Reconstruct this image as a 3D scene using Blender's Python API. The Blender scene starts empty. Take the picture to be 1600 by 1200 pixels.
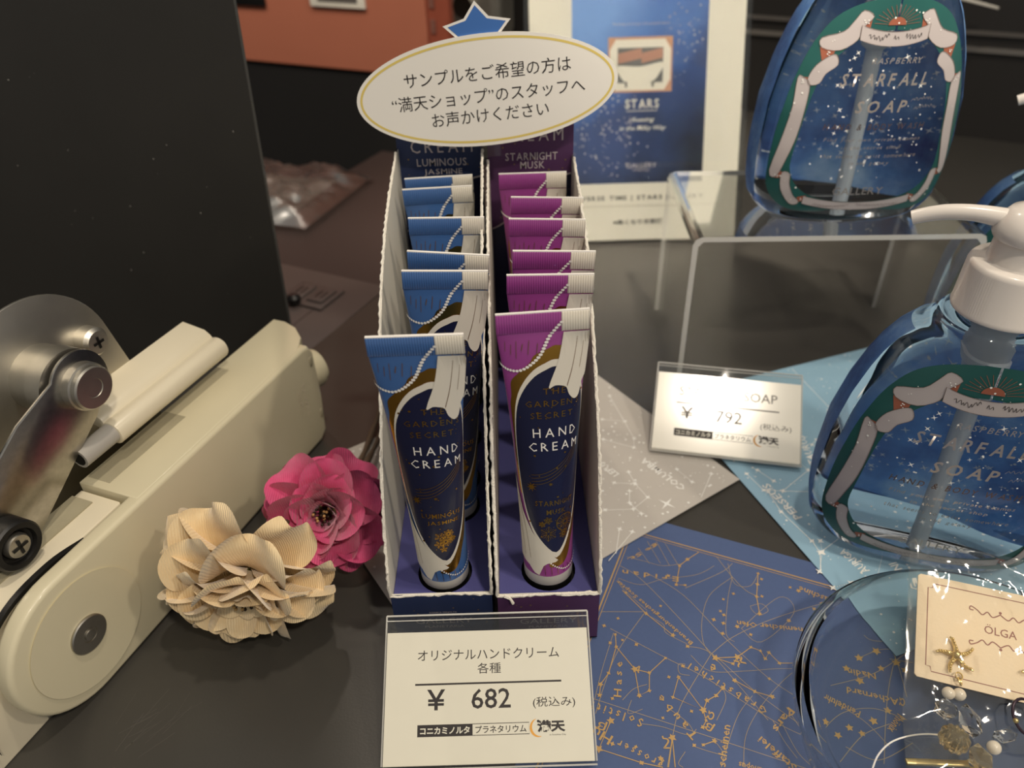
import bpy, bmesh, math, random
from math import sin, cos, pi, radians, sqrt, hypot, atan2
from mathutils import Vector, Matrix, noise

R = random.Random(7)
SC = bpy.context.scene
COL = SC.collection

# ------------------------------------------------------------------ camera
CAM_H, PITCH, ROLL, FPX = 0.31, radians(36), -0.03, 1200.0
cd = bpy.data.cameras.new('camera')
cam = bpy.data.objects.new('camera', cd)
COL.objects.link(cam)
cd.sensor_width = 36.0
cd.lens = 36.0 * FPX / 1600.0
cd.clip_start, cd.clip_end = 0.01, 30
cam.matrix_world = Matrix.Translation((0, 0, CAM_H)) @ Matrix.Rotation(pi / 2 - PITCH, 4, 'X') @ Matrix.Rotation(ROLL, 4, 'Z')
cd.dof.use_dof = True
cd.dof.focus_distance = 0.325
cd.dof.aperture_fstop = 8.5
SC.camera = cam

# ------------------------------------------------------------------ world, lamps, exposure
w = bpy.data.worlds.new('shop_ambient')
SC.world = w
w.use_nodes = True
w.node_tree.nodes['Background'].inputs[0].default_value = (1.0, 0.965, 0.915, 1)
w.node_tree.nodes['Background'].inputs[1].default_value = 0.35
SC.view_settings.view_transform = 'Standard'
SC.view_settings.look = 'None'
SC.view_settings.exposure = 0.0
SC.view_settings.gamma = 1.0
SC.view_settings.use_curve_mapping = False


def spot(name, loc, target, watts, radius, angle, color, blend=0.6):
    l = bpy.data.lights.new(name, 'SPOT')
    l.energy, l.shadow_soft_size, l.spot_size, l.spot_blend, l.color = watts, radius, radians(angle), blend, color
    o = bpy.data.objects.new(name, l)
    COL.objects.link(o)
    o.location = loc
    o.rotation_euler = (Vector(target) - Vector(loc)).to_track_quat('-Z', 'Y').to_euler()
    return o


WARM = (1.0, 0.88, 0.73)
spot('ceiling_spot_overhead', (0.214, 0.222, 1.55), (0.12, 0.45, 0), 25, 0.040, 120, WARM)
spot('ceiling_spot_rear', (-0.30, 1.30, 1.55), (-0.08, 0.25, 0), 11, 0.035, 60, WARM)
spot('ceiling_spot_side', (1.05, -0.25, 1.45), (0.0, 0.28, 0.05), 24, 0.05, 60, WARM)
spot('fill_spot_front', (0.55, -0.70, 1.60), (0.0, 0.60, 0.1), 40, 0.06, 60, WARM)  # added fill light, brightens upright faces such as poster and sign
spot('fill_spot_poster', (0.30, -0.30, 1.60), (0.125, 0.68, 0.14), 240, 0.05, 17, WARM, 0.7)  # added narrow fill that lifts the poster alone
spot('fill_spot_cabinet', (-0.75, 0.30, 1.55), (-0.30, 1.1, 0.15), 72, 0.06, 40, WARM)  # added fill for the otherwise unlit cabinet and plinth
SC.cycles.max_bounces = 24
SC.cycles.transmission_bounces = 24
SC.cycles.transparent_max_bounces = 24


# ------------------------------------------------------------------ helpers
def G(px, py, z=0.0):
    """point of the horizontal plane z seen at a photo pixel"""
    x, y = (px - 800) / FPX, -(py - 600) / FPX
    c, s = cos(ROLL), sin(ROLL)
    x, y = c * x - s * y, s * x + c * y
    d = (x, cos(PITCH) + y * sin(PITCH), -sin(PITCH) + y * cos(PITCH))
    t = (z - CAM_H) / d[2]
    return Vector((d[0] * t, d[1] * t, z))


def lin(c):
    return tuple(((v / 255) / 12.92 if v / 255 <= 0.04045 else ((v / 255 + 0.055) / 1.055) ** 2.4) for v in c)


def mat(name, rgb, rough=0.5, metal=0.0, trans=0.0, ior=1.45, coat=0.0, noise_amt=0.0, noise_scale=60, bump=0.0, bump_scale=300, spec=0.5, alpha=1.0):
    m = bpy.data.materials.new(name)
    m.use_nodes = True
    nt = m.node_tree
    b = nt.nodes['Principled BSDF']
    col = (*lin(rgb), 1)
    b.inputs['Base Color'].default_value = col
    b.inputs['Roughness'].default_value = rough
    b.inputs['Metallic'].default_value = metal
    b.inputs['Transmission Weight'].default_value = trans
    b.inputs['IOR'].default_value = ior
    b.inputs['Coat Weight'].default_value = coat
    b.inputs['Coat Roughness'].default_value = 0.08
    b.inputs['Specular IOR Level'].default_value = spec
    b.inputs['Alpha'].default_value = alpha
    tc = None
    if noise_amt or bump:
        tc = nt.nodes.new('ShaderNodeTexCoord')
    if noise_amt:
        n = nt.nodes.new('ShaderNodeTexNoise')
        n.inputs['Scale'].default_value = noise_scale
        n.inputs['Detail'].default_value = 6
        nt.links.new(tc.outputs['Object'], n.inputs['Vector'])
        mx = nt.nodes.new('ShaderNodeMix')
        mx.data_type = 'RGBA'
        mx.inputs[6].default_value = tuple(v * (1 - noise_amt) for v in col[:3]) + (1,)
        mx.inputs[7].default_value = tuple(min(1, v * (1 + noise_amt)) for v in col[:3]) + (1,)
        nt.links.new(n.outputs['Fac'], mx.inputs[0])
        nt.links.new(mx.outputs[2], b.inputs['Base Color'])
    if bump:
        n2 = nt.nodes.new('ShaderNodeTexNoise')
        n2.inputs['Scale'].default_value = bump_scale
        n2.inputs['Detail'].default_value = 4
        nt.links.new(tc.outputs['Object'], n2.inputs['Vector'])
        bp = nt.nodes.new('ShaderNodeBump')
        bp.inputs['Strength'].default_value = bump
        bp.inputs['Distance'].default_value = 0.001
        nt.links.new(n2.outputs['Fac'], bp.inputs['Height'])
        nt.links.new(bp.outputs['Normal'], b.inputs['Normal'])
    return m


def film_mat(name, tint=(0.97, 0.97, 0.95), gloss=0.12, rough=0.08):
    """clear thin plastic film: mostly see-through, a sheen on top"""
    m = bpy.data.materials.new(name)
    m.use_nodes = True
    nt = m.node_tree
    for n in list(nt.nodes):
        nt.nodes.remove(n)
    out = nt.nodes.new('ShaderNodeOutputMaterial')
    tr = nt.nodes.new('ShaderNodeBsdfTransparent')
    tr.inputs[0].default_value = (*tint, 1)
    gl = nt.nodes.new('ShaderNodeBsdfGlossy')
    gl.inputs['Color'].default_value = (1, 1, 1, 1)
    gl.inputs['Roughness'].default_value = rough
    fr = nt.nodes.new('ShaderNodeLayerWeight')
    fr.inputs[0].default_value = 0.25
    mp = nt.nodes.new('ShaderNodeMapRange')
    mp.inputs[3].default_value = gloss * 0.35
    mp.inputs[4].default_value = min(1, gloss * 5)
    mx = nt.nodes.new('ShaderNodeMixShader')
    nt.links.new(fr.outputs['Fresnel'], mp.inputs[0])
    nt.links.new(mp.outputs[0], mx.inputs[0])
    nt.links.new(tr.outputs[0], mx.inputs[1])
    nt.links.new(gl.outputs[0], mx.inputs[2])
    nt.links.new(mx.outputs[0], out.inputs[0])
    return m


def weave_mat(name, rgb, rgb2, scale=900, rough=0.55, sheen=0.6, trans=0.0):
    """ribbed artificial petal cloth"""
    m = mat(name, rgb, rough)
    nt = m.node_tree
    b = nt.nodes['Principled BSDF']
    b.inputs['Sheen Weight'].default_value = sheen
    uv = nt.nodes.new('ShaderNodeTexCoord')
    wv = nt.nodes.new('ShaderNodeTexWave')
    wv.inputs['Scale'].default_value = scale
    wv.inputs['Distortion'].default_value = 2.5
    wv.inputs['Detail'].default_value = 2
    nt.links.new(uv.outputs['Object'], wv.inputs['Vector'])
    ns = nt.nodes.new('ShaderNodeTexNoise')
    ns.inputs['Scale'].default_value = 130
    nt.links.new(uv.outputs['Object'], ns.inputs['Vector'])
    mx = nt.nodes.new('ShaderNodeMix')
    mx.data_type = 'RGBA'
    mx.inputs[6].default_value = (*lin(rgb), 1)
    mx.inputs[7].default_value = (*lin(rgb2), 1)
    nt.links.new(ns.outputs['Fac'], mx.inputs[0])
    nt.links.new(mx.outputs[2], b.inputs['Base Color'])
    bp = nt.nodes.new('ShaderNodeBump')
    bp.inputs['Strength'].default_value = 0.55
    bp.inputs['Distance'].default_value = 0.0004
    nt.links.new(wv.outputs['Color'], bp.inputs['Height'])
    nt.links.new(bp.outputs['Normal'], b.inputs['Normal'])
    return m


class MB:
    """collects geometry and links it as ONE mesh object"""

    def __init__(self):
        self.v, self.f, self.mi, self.sm, self.mats = [], [], [], [], []

    def add(self, verts, faces, m, smooth=False, M=None):
        if m not in self.mats:
            self.mats.append(m)
        k, b = self.mats.index(m), len(self.v)
        for p in verts:
            q = Vector(p)
            self.v.append(tuple(M @ q if M is not None else q))
        neg = M is not None and M.determinant() < 0
        for f in faces:
            f = tuple(i + b for i in f)
            self.f.append(f[::-1] if neg else f)
            self.mi.append(k)
            self.sm.append(smooth)
        return self

    def box(self, lo, hi, m, M=None, bevel=0.0):
        if bevel:
            bm = bmesh.new()
            bmesh.ops.create_cube(bm, size=1)
            for v in bm.verts:
                v.co = Vector([lo[i] + (v.co[i] + .5) * (hi[i] - lo[i]) for i in range(3)])
            bmesh.ops.bevel(bm, geom=bm.edges[:], offset=bevel, segments=3, profile=0.5, affect='EDGES')
            return self.bm(bm, m, True, M)
        x0, y0, z0 = lo
        x1, y1, z1 = hi
        v = [(x0, y0, z0), (x1, y0, z0), (x1, y1, z0), (x0, y1, z0), (x0, y0, z1), (x1, y0, z1), (x1, y1, z1), (x0, y1, z1)]
        return self.add(v, [(0, 3, 2, 1), (4, 5, 6, 7), (0, 1, 5, 4), (1, 2, 6, 5), (2, 3, 7, 6), (3, 0, 4, 7)], m, False, M)

    def bm(self, bm, m, smooth=True, M=None):
        bm.verts.index_update()
        v = [tuple(x.co) for x in bm.verts]
        f = [[x.index for x in y.verts] for y in bm.faces]
        bm.free()
        return self.add(v, f, m, smooth, M)

    def lathe(self, prof, m, n=48, M=None, closed=False, smooth=True, sx=1.0, sy=1.0):
        v, f, rings = [], [], []
        for r, z in prof:
            if r < 1e-7:
                v.append((0, 0, z))
                rings.append([len(v) - 1])
            else:
                b = len(v)
                for i in range(n):
                    a = 2 * pi * i / n
                    v.append((r * cos(a) * sx, r * sin(a) * sy, z))
                rings.append(list(range(b, b + n)))
        pairs = list(zip(rings[:-1], rings[1:]))
        if closed:
            pairs.append((rings[-1], rings[0]))
        for a, b in pairs:
            if len(a) == 1 and len(b) == 1:
                continue
            for i in range(n):
                j = (i + 1) % n
                if len(a) == 1:
                    f.append((a[0], b[j], b[i]))
                elif len(b) == 1:
                    f.append((a[i], a[j], b[0]))
                else:
                    f.append((a[i], a[j], b[j], b[i]))
        return self.add(v, f, m, smooth, M)

    def tube(self, path, r, m, n=10, M=None, caps=True, closed=False):
        P = [Vector(p) for p in path]
        rr = r if isinstance(r, (list, tuple)) else [r] * len(P)
        v, f = [], []
        up = Vector((0, 0, 1))
        T = []
        for i in range(len(P)):
            a = P[(i - 1) % len(P)] if (i or closed) else P[i]
            b = P[(i + 1) % len(P)] if (i < len(P) - 1 or closed) else P[i]
            T.append((b - a).normalized())
        nrm = T[0].cross(up)
        if nrm.length < 1e-3:
            nrm = T[0].cross(Vector((1, 0, 0)))
        nrm.normalize()
        for i, p in enumerate(P):
            nrm = (nrm - T[i] * nrm.dot(T[i])).normalized()
            bi = T[i].cross(nrm)
            for k in range(n):
                a = 2 * pi * k / n
                v.append(p + (nrm * cos(a) + bi * sin(a)) * rr[i])
        L = len(P)
        for i in range(L if closed else L - 1):
            a, b = i * n, ((i + 1) % L) * n
            for k in range(n):
                k2 = (k + 1) % n
                f.append((a + k, a + k2, b + k2, b + k))
        if caps and not closed:
            f.append(tuple(range(n))[::-1])
            f.append(tuple(range((L - 1) * n, L * n)))
        return self.add(v, f, m, True, M)

    def sphere(self, c, r, m, M=None, seg=16, sc=(1, 1, 1)):
        bm = bmesh.new()
        bmesh.ops.create_uvsphere(bm, u_segments=seg, v_segments=max(6, seg // 2), radius=1)
        for v in bm.verts:
            v.co = Vector((c[0] + v.co.x * r * sc[0], c[1] + v.co.y * r * sc[1], c[2] + v.co.z * r * sc[2]))
        return self.bm(bm, m, True, M)

    def prism(self, poly, z0, z1, m, M=None, bevel=0.0, seg=3):
        """2-D outline extruded along z"""
        bm = bmesh.new()
        a = [bm.verts.new((x, y, z0)) for x, y in poly]
        face = bm.faces.new(a)
        r = bmesh.ops.extrude_face_region(bm, geom=[face])
        for v in [g for g in r['geom'] if isinstance(g, bmesh.types.BMVert)]:
            v.co.z = z1
        bmesh.ops.recalc_face_normals(bm, faces=bm.faces[:])
        if bevel:
            es = [e for e in bm.edges if abs(e.verts[0].co.z - e.verts[1].co.z) < 1e-9]
            bmesh.ops.bevel(bm, geom=es, offset=bevel, segments=seg, profile=0.5, affect='EDGES')
        return self.bm(bm, m, True, M)

    def decal(self, g, m, fn, off=0.0, L=None):
        """flat print (verts, faces in 2-D) laid on a surface fn(u, v, off)"""
        v, f = g if L is None else refine(g, L)
        self.nd = getattr(self, 'nd', 0) + 1
        off += (self.nd % 25) * 1.2e-6
        return self.add([fn(x, y, off) for x, y in v], f, m, L is not None)

    def build(self, name, parent=None, loc=None, rot=None, angle=35):
        me = bpy.data.meshes.new(name)
        me.from_pydata(self.v, [], self.f)
        for m in self.mats:
            me.materials.append(m)
        me.polygons.foreach_set('material_index', self.mi)
        me.polygons.foreach_set('use_smooth', self.sm)
        me.update()
        if any(self.sm):
            me.set_sharp_from_angle(angle=radians(angle))
        o = bpy.data.objects.new(name, me)
        COL.objects.link(o)
        if parent:
            o.parent = parent
        if loc is not None:
            o.location = loc
        if rot is not None:
            o.rotation_euler = rot
        return o


def tag(o, label, cat, group=None):
    o['label'], o['category'] = label, cat
    if group:
        o['group'] = group
    return o


def thing(name, label, cat, loc=(0, 0, 0), rot=(0, 0, 0), group=None):
    o = bpy.data.objects.new(name, None)
    o.empty_display_size = 0.02
    COL.objects.link(o)
    o.location, o.rotation_euler = loc, rot
    return tag(o, label, cat, group)


def struct(o):
    o['kind'] = 'structure'
    return o


def dup_children(src, dst):
    for ch in list(src.children):
        c = ch.copy()
        COL.objects.link(c)
        c.parent = dst
        dup_children(ch, c)


def refine(g, L):
    v, f = g
    bm = bmesh.new()
    vs = [bm.verts.new((x, y, 0)) for x, y in v]
    for q in f:
        try:
            bm.faces.new([vs[i] for i in q])
        except ValueError:
            pass
    bmesh.ops.triangulate(bm, faces=bm.faces[:])
    for _ in range(7):
        es = [e for e in bm.edges if e.calc_length() > L]
        if not es:
            break
        bmesh.ops.subdivide_edges(bm, edges=es, cuts=1)
        bmesh.ops.triangulate(bm, faces=[q for q in bm.faces if len(q.verts) > 3])
    bm.verts.index_update()
    out = ([(x.co.x, x.co.y) for x in bm.verts], [[x.index for x in y.verts] for y in bm.faces])
    bm.free()
    return out


_tx = {}


def text_raw(s, bold=0.0, shear=0.0, res=2):
    k = (s, bold, shear, res)
    if k not in _tx:
        c = bpy.data.curves.new('lettering', 'FONT')
        c.body, c.resolution_u, c.shear, c.offset = s, res, shear, bold
        o = bpy.data.objects.new('lettering', c)
        COL.objects.link(o)
        bpy.context.view_layer.update()
        dg = bpy.context.evaluated_depsgraph_get()
        me = bpy.data.meshes.new_from_object(o.evaluated_get(dg))
        v = [(p.co.x, p.co.y) for p in me.vertices]
        f = [tuple(p.vertices) for p in me.polygons]
        bpy.data.objects.remove(o)
        bpy.data.meshes.remove(me)
        bpy.data.curves.remove(c)
        _tx[k] = (v, f)
    return _tx[k]


def text(s, cx, cy, wd=None, ht=None, bold=0.0, shear=0.0, res=2, rot=0.0, spacing=None):
    """lettering whose bounding box has centre (cx, cy), width wd and/or height ht"""
    if spacing:
        v, f, x = [], [], 0.0
        for ch in s:
            if ch == ' ':
                x += 0.35 + spacing
                continue
            tv, tf = text_raw(ch, bold, shear, res)
            b = len(v)
            x0, x1 = min(p[0] for p in tv), max(p[0] for p in tv)
            v += [(p[0] - x0 + x, p[1]) for p in tv]
            f += [tuple(i + b for i in q) for q in tf]
            x += x1 - x0 + spacing
    else:
        v, f = text_raw(s, bold, shear, res)
    xs, ys = [p[0] for p in v], [p[1] for p in v]
    w0, h0 = max(xs) - min(xs), max(ys) - min(ys)
    mx, my = (max(xs) + min(xs)) / 2, (max(ys) + min(ys)) / 2
    sx = (wd / w0) if wd else ht / h0
    sy = (ht / h0) if ht else sx
    if not wd:
        sx = sy
    c, s_ = cos(rot), sin(rot)
    o = []
    for x, y in v:
        x, y = (x - mx) * sx, (y - my) * sy
        o.append((cx + c * x - s_ * y, cy + s_ * x + c * y))
    return o, f


def line(pts, wd, closed=False):
    """ribbon of constant width along a 2-D path"""
    n = len(pts)
    v, f = [], []
    for i, (x, y) in enumerate(pts):
        a = pts[(i - 1) % n] if (i or closed) else pts[i]
        b = pts[(i + 1) % n] if (i < n - 1 or closed) else pts[i]
        dx, dy = b[0] - a[0], b[1] - a[1]
        l = hypot(dx, dy) or 1
        v += [(x - dy / l * wd / 2, y + dx / l * wd / 2), (x + dy / l * wd / 2, y - dx / l * wd / 2)]
    for i in range(n if closed else n - 1):
        j = (i + 1) % n
        f.append((2 * i + 1, 2 * j + 1, 2 * j, 2 * i))
    return v, f


def dot(x, y, r, n=8):
    return [(x + r * cos(2 * pi * i / n), y + r * sin(2 * pi * i / n)) for i in range(n)], [tuple(range(n))]


def star(x, y, r, n=4, inner=0.28, rot=0.0):
    p = []
    for i in range(2 * n):
        q = r if i % 2 == 0 else r * inner
        a = pi * i / n + rot
        p.append((x + q * cos(a), y + q * sin(a)))
    return p, [tuple(range(2 * n))]


def poly(pts):
    return list(pts), [tuple(range(len(pts)))]


def rect(x0, y0, x1, y1):
    return poly([(x0, y0), (x1, y0), (x1, y1), (x0, y1)])


def smooth_path(pts, n=8, closed=False):
    """Catmull-Rom through points"""
    P = [tuple(p) for p in pts]
    m = len(P)
    out = []
    rng = range(m) if closed else range(m - 1)
    for i in rng:
        p1, p2 = P[i], P[(i + 1) % m]
        p0 = P[(i - 1) % m] if (closed or i > 0) else p1
        p3 = P[(i + 2) % m] if (closed or i + 2 < m) else p2
        for k in range(n):
            t = k / n
            out.append(tuple(0.5 * (2 * p1[j] + (p2[j] - p0[j]) * t + (2 * p0[j] - 5 * p1[j] + 4 * p2[j] - p3[j]) * t * t
                                    + (3 * p1[j] - p0[j] - 3 * p2[j] + p3[j]) * t ** 3) for j in range(len(p1))))
    if not closed:
        out.append(P[-1])
    return out


def interp(xs, ys, x):
    if x <= xs[0]:
        return ys[0]
    for i in range(len(xs) - 1):
        if x <= xs[i + 1]:
            t = (x - xs[i]) / (xs[i + 1] - xs[i])
            return ys[i] + (ys[i + 1] - ys[i]) * t
    return ys[-1]


def scrawl(x0, x1, y, amp, n, seed, sag=0.0):
    rr = random.Random(seed)
    pts = []
    for i in range(n):
        t = i / (n - 1)
        x = x0 + (x1 - x0) * t + rr.uniform(-.4, .6) * (x1 - x0) / n
        pts.append((x, y - sag * (1 - (2 * t - 1) ** 2) + (amp if i % 2 else -amp) * rr.uniform(.3, 1.0)))
    return smooth_path(pts, 4)


# ------------------------------------------------------------------ materials
M_counter = mat('black_satin_counter', (64, 62, 58), 0.34, noise_amt=0.12, noise_scale=25, bump=0.05, bump_scale=900)
M_scratch = mat('counter_scratch', (92, 88, 82), 0.5)
M_ledge = mat('grey_brown_laminate', (74, 64, 61), 0.5, noise_amt=0.05)
M_plinth = mat('dark_brown_plinth', (46, 34, 31), 0.6, noise_amt=0.05, noise_scale=8)
M_floor = mat('dark_shop_floor', (26, 24, 23), 0.7, noise_amt=0.2, noise_scale=6)
M_wallblack = mat('black_wall_panel', (44, 42, 40), 0.45, noise_amt=0.1, noise_scale=5)
M_rail = mat('grey_aluminium_strip', (150, 145, 138), 0.35, 0.6)
M_orange = mat('terracotta_board', (178, 108, 84), 0.65, noise_amt=0.05, noise_scale=20)
M_orange2 = mat('terracotta_board_edge', (150, 76, 56), 0.65)
M_black = mat('black_plastic', (18, 18, 18), 0.4)
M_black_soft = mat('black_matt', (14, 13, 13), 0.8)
M_board = mat('black_foam_board', (48, 46, 42), 0.5, noise_amt=0.25, noise_scale=12, bump=0.1, bump_scale=1500)
M_board_edge = mat('board_edge', (84, 84, 80), 0.6)
M_white_paper = mat('white_paper', (228, 223, 210), 0.6, noise_amt=0.02, noise_scale=200)
M_cardgloss = mat('laminated_card', (220, 216, 198), 0.4, coat=1.0)
M_cardgloss.node_tree.nodes['Principled BSDF'].inputs['Coat Roughness'].default_value = 0.145
M_cardgloss.node_tree.nodes['Principled BSDF'].inputs['Coat IOR'].default_value = 1.75
M_card = mat('cream_card', (220, 216, 198), 0.45, noise_amt=0.02, noise_scale=150)
M_ink = mat('black_ink', (40, 34, 33), 0.5)
M_inkgrey = mat('grey_ink', (92, 88, 84), 0.5)
M_orange_ink = mat('amber_ink', (225, 160, 60), 0.5)
M_acrylic = mat('clear_acrylic', (250, 252, 250), 0.02, trans=1.0, ior=1.36)
M_glass = mat('clear_glass', (250, 252, 250), 0.01, trans=1.0, ior=1.21)
M_film = film_mat('clear_plastic_film', gloss=0.17, rough=0.06)
M_sheet = film_mat('clear_acrylic_sheet', (0.965, 0.97, 0.965), 0.10, 0.04)
M_edgeglow = mat('acrylic_edge_glow', (236, 234, 226), 0.2, trans=0.3, ior=1.4)  # whitish colour paints the light that gathers in acrylic edges
M_bend = mat('bent_acrylic_corner', (244, 246, 244), 0.06, trans=1.0, ior=1.25)
M_cream = mat('cream_abs_plastic', (214, 205, 174), 0.34, noise_amt=0.05, noise_scale=30, coat=0.15)
M_cream2 = mat('pale_ivory_plastic', (226, 216, 190), 0.28, coat=0.2, noise_amt=0.03)
M_dirty = mat('worn_cream_plastic', (170, 162, 136), 0.5, noise_amt=0.2, noise_scale=80)
M_steel = mat('galvanised_steel', (205, 200, 188), 0.42, 1.0, noise_amt=0.15, noise_scale=60, bump=0.05, bump_scale=200)
M_steel_dark = mat('dull_steel', (180, 176, 166), 0.42, 1.0, noise_amt=0.2, noise_scale=100)
M_armsteel = mat('scuffed_plated_steel', (176, 172, 164), 0.28, 1.0, noise_amt=0.25, noise_scale=350)
M_chrome = mat('chrome', (200, 195, 185), 0.14, 1.0)
M_rod = mat('grey_plastic_rod', (172, 168, 160), 0.3)
M_rubber = mat('black_rubber', (22, 21, 20), 0.42)
M_gold = mat('gold_foil', (196, 148, 66), 0.24, 1.0, noise_amt=0.1, noise_scale=150)
M_palegold = mat('pale_gold_metal', (222, 200, 140), 0.28, 1.0, noise_amt=0.12, noise_scale=400)
M_goldline = mat('gold_ink', (196, 160, 104), 0.45, 0.25)
M_goldfaint = mat('gold_ink_fine', (168, 150, 124), 0.5, 0.1)
M_silver = mat('silver_foil', (196, 186, 176), 0.3, 0.75)
M_pearl = mat('pearl_print', (240, 236, 228), 0.4)
M_ribbon = mat('ribbon_print', (226, 219, 203), 0.42, coat=0.2)
M_ribline = mat('ribbon_line_print', (120, 88, 60), 0.4, 0.3)
M_navy = mat('navy_print', (22, 25, 56), 0.3, coat=0.25)
M_blue = mat('blue_tube_plastic', (66, 104, 160), 0.28, coat=0.3)
M_purple = mat('magenta_tube_plastic', (150, 66, 138), 0.28, coat=0.3)
M_tubeshoulder = mat('milky_tube_plastic', (206, 202, 192), 0.35)
M_box_blue = mat('navy_box_card', (44, 56, 92), 0.45)
M_box_purple = mat('plum_box_card', (86, 54, 92), 0.45)
M_box_white = mat('white_box_lining', (226, 221, 206), 0.6)
M_insert = mat('indigo_insert_card', (74, 74, 130), 0.55, noise_amt=0.04, noise_scale=80)
M_torn = mat('torn_white_card', (238, 232, 218), 0.75, bump=0.5, bump_scale=1200)
M_boxprint = mat('pale_print', (196, 186, 186), 0.5)
M_boxdots = mat('dull_gold_print', (132, 112, 84), 0.45, 0.3)
M_navysheet = mat('navy_chart_paper', (76, 94, 134), 0.6, noise_amt=0.06, noise_scale=500)
M_greysheet = mat('silver_grey_chart_paper', (190, 185, 176), 0.5, noise_amt=0.03, noise_scale=200)
M_bluesheet = mat('pale_blue_chart_paper', (142, 178, 198), 0.5, noise_amt=0.04, noise_scale=40)
M_whiteprint = mat('white_star_print', (236, 236, 230), 0.5)
M_teal = mat('dark_green_label', (34, 84, 80), 0.32, noise_amt=0.1, noise_scale=60)
M_labelrib = mat('lilac_grey_ribbon', (178, 170, 168), 0.4)
M_labelline = mat('ribbon_outline', (110, 96, 90), 0.4)
M_rust = mat('rust_print', (150, 88, 66), 0.45)
M_pump = mat('white_pump_plastic', (236, 228, 218), 0.22, coat=0.3)
M_dip = mat('translucent_dip_tube', (226, 232, 234), 0.35, trans=0.35)
M_yellow = mat('yellow_print', (226, 202, 110), 0.5)
M_signwhite = mat('laminated_sign', (242, 238, 228), 0.32, coat=0.3, bump=0.06, bump_scale=60)
M_starblue = mat('blue_star_print', (64, 112, 182), 0.4)
M_stem = mat('brown_twig', (98, 80, 62), 0.7, noise_amt=0.3, noise_scale=200, bump=0.4, bump_scale=400)
M_stemgreen = mat('moss_green', (120, 122, 70), 0.7)
M_pink = weave_mat('pink_petal_cloth', (206, 44, 104), (236, 104, 152), 330)
M_creampetal = weave_mat('cream_petal_cloth', (232, 200, 148), (246, 226, 184), 330)
M_stamen = mat('dark_stamen', (58, 48, 36), 0.35, 0.4)
M_earcard = mat('cream_letterpress_card', (240, 222, 192), 0.65, bump=0.15, bump_scale=700)
M_earink = mat('mauve_letterpress', (150, 100, 90), 0.6)
M_bead = mat('pearl_bead', (232, 222, 204), 0.22, coat=0.8)
M_crystal = mat('crystal_bead', (252, 250, 246), 0.02, trans=1.0, ior=1.5)
M_champagne = mat('champagne_glass_bead', (240, 220, 176), 0.03, trans=0.93, ior=1.4)
M_dimfoil = mat('dim_foil', (104, 88, 82), 0.35, 0.5)
M_tanbanner = mat('tan_banner_print', (172, 126, 108), 0.5)
M_rust2 = mat('brownish_mauve', (120, 80, 70), 0.4)


def galaxy_mat():
    m = mat('galaxy_print', (40, 84, 160), 0.5)
    nt = m.node_tree
    b = nt.nodes['Principled BSDF']
    tc = nt.nodes.new('ShaderNodeTexCoord')
    n = nt.nodes.new('ShaderNodeTexNoise')
    n.inputs['Scale'].default_value = 26
    n.inputs['Detail'].default_value = 8
    n.inputs['Roughness'].default_value = 0.6
    r = nt.nodes.new('ShaderNodeValToRGB')
    e = r.color_ramp.elements
    e[0].position, e[0].color = 0.3, (*lin((66, 84, 144)), 1)
    e[1].position, e[1].color = 0.72, (*lin((168, 200, 228)), 1)
    k = e.new(0.5)
    k.color = (*lin((98, 142, 202)), 1)
    nt.links.new(tc.outputs['Object'], n.inputs['Vector'])
    nt.links.new(n.outputs['Fac'], r.inputs[0])
    nt.links.new(r.outputs[0], b.inputs['Base Color'])
    # thin printed film: light from behind shines through it
    tl = nt.nodes.new('ShaderNodeBsdfTranslucent')
    nt.links.new(r.outputs[0], tl.inputs[0])
    mx = nt.nodes.new('ShaderNodeMixShader')
    mx.inputs[0].default_value = 0.6
    nt.links.new(b.outputs[0], mx.inputs[1])
    nt.links.new(tl.outputs[0], mx.inputs[2])
    nt.links.new(mx.outputs[0], nt.nodes['Material Output'].inputs[0])
    return m


M_galaxy = galaxy_mat()


def night_mat():
    """printed poster picture: night sky, blue above, black below"""
    m = mat('night_sky_print', (60, 100, 170), 0.35)
    nt = m.node_tree
    b = nt.nodes['Principled BSDF']
    tc = nt.nodes.new('ShaderNodeTexCoord')
    n = nt.nodes.new('ShaderNodeTexNoise')
    n.inputs['Scale'].default_value = 14
    n.inputs['Detail'].default_value = 6
    sp = nt.nodes.new('ShaderNodeSeparateXYZ')
    nt.links.new(tc.outputs['Object'], n.inputs['Vector'])
    nt.links.new(tc.outputs['Object'], sp.inputs[0])
    ma = nt.nodes.new('ShaderNodeMath')
    ma.operation = 'MULTIPLY_ADD'
    ma.inputs[1].default_value = 4.6
    ma.inputs[2].default_value = -0.42
    nt.links.new(sp.outputs['Z'], ma.inputs[0])
    m2 = nt.nodes.new('ShaderNodeMath')
    m2.operation = 'MULTIPLY_ADD'
    m2.inputs[1].default_value = -3.2
    nt.links.new(sp.outputs['X'], m2.inputs[0])
    nt.links.new(ma.outputs[0], m2.inputs[2])
    ad = nt.nodes.new('ShaderNodeMath')
    ad.operation = 'MULTIPLY_ADD'
    ad.inputs[1].default_value = 0.8
    nt.links.new(n.outputs['Fac'], ad.inputs[0])
    nt.links.new(m2.outputs[0], ad.inputs[2])
    r = nt.nodes.new('ShaderNodeValToRGB')
    e = r.color_ramp.elements
    e[0].position, e[0].color = 0.12, (*lin((34, 38, 52)), 1)
    e[1].position, e[1].color = 0.95, (*lin((106, 146, 206)), 1)
    e.new(0.45).color = (*lin((44, 66, 116)), 1)
    e.new(0.68).color = (*lin((62, 104, 172)), 1)
    nt.links.new(ad.outputs[0], r.inputs[0])
    nt.links.new(r.outputs[0], b.inputs['Base Color'])
    return m


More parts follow.
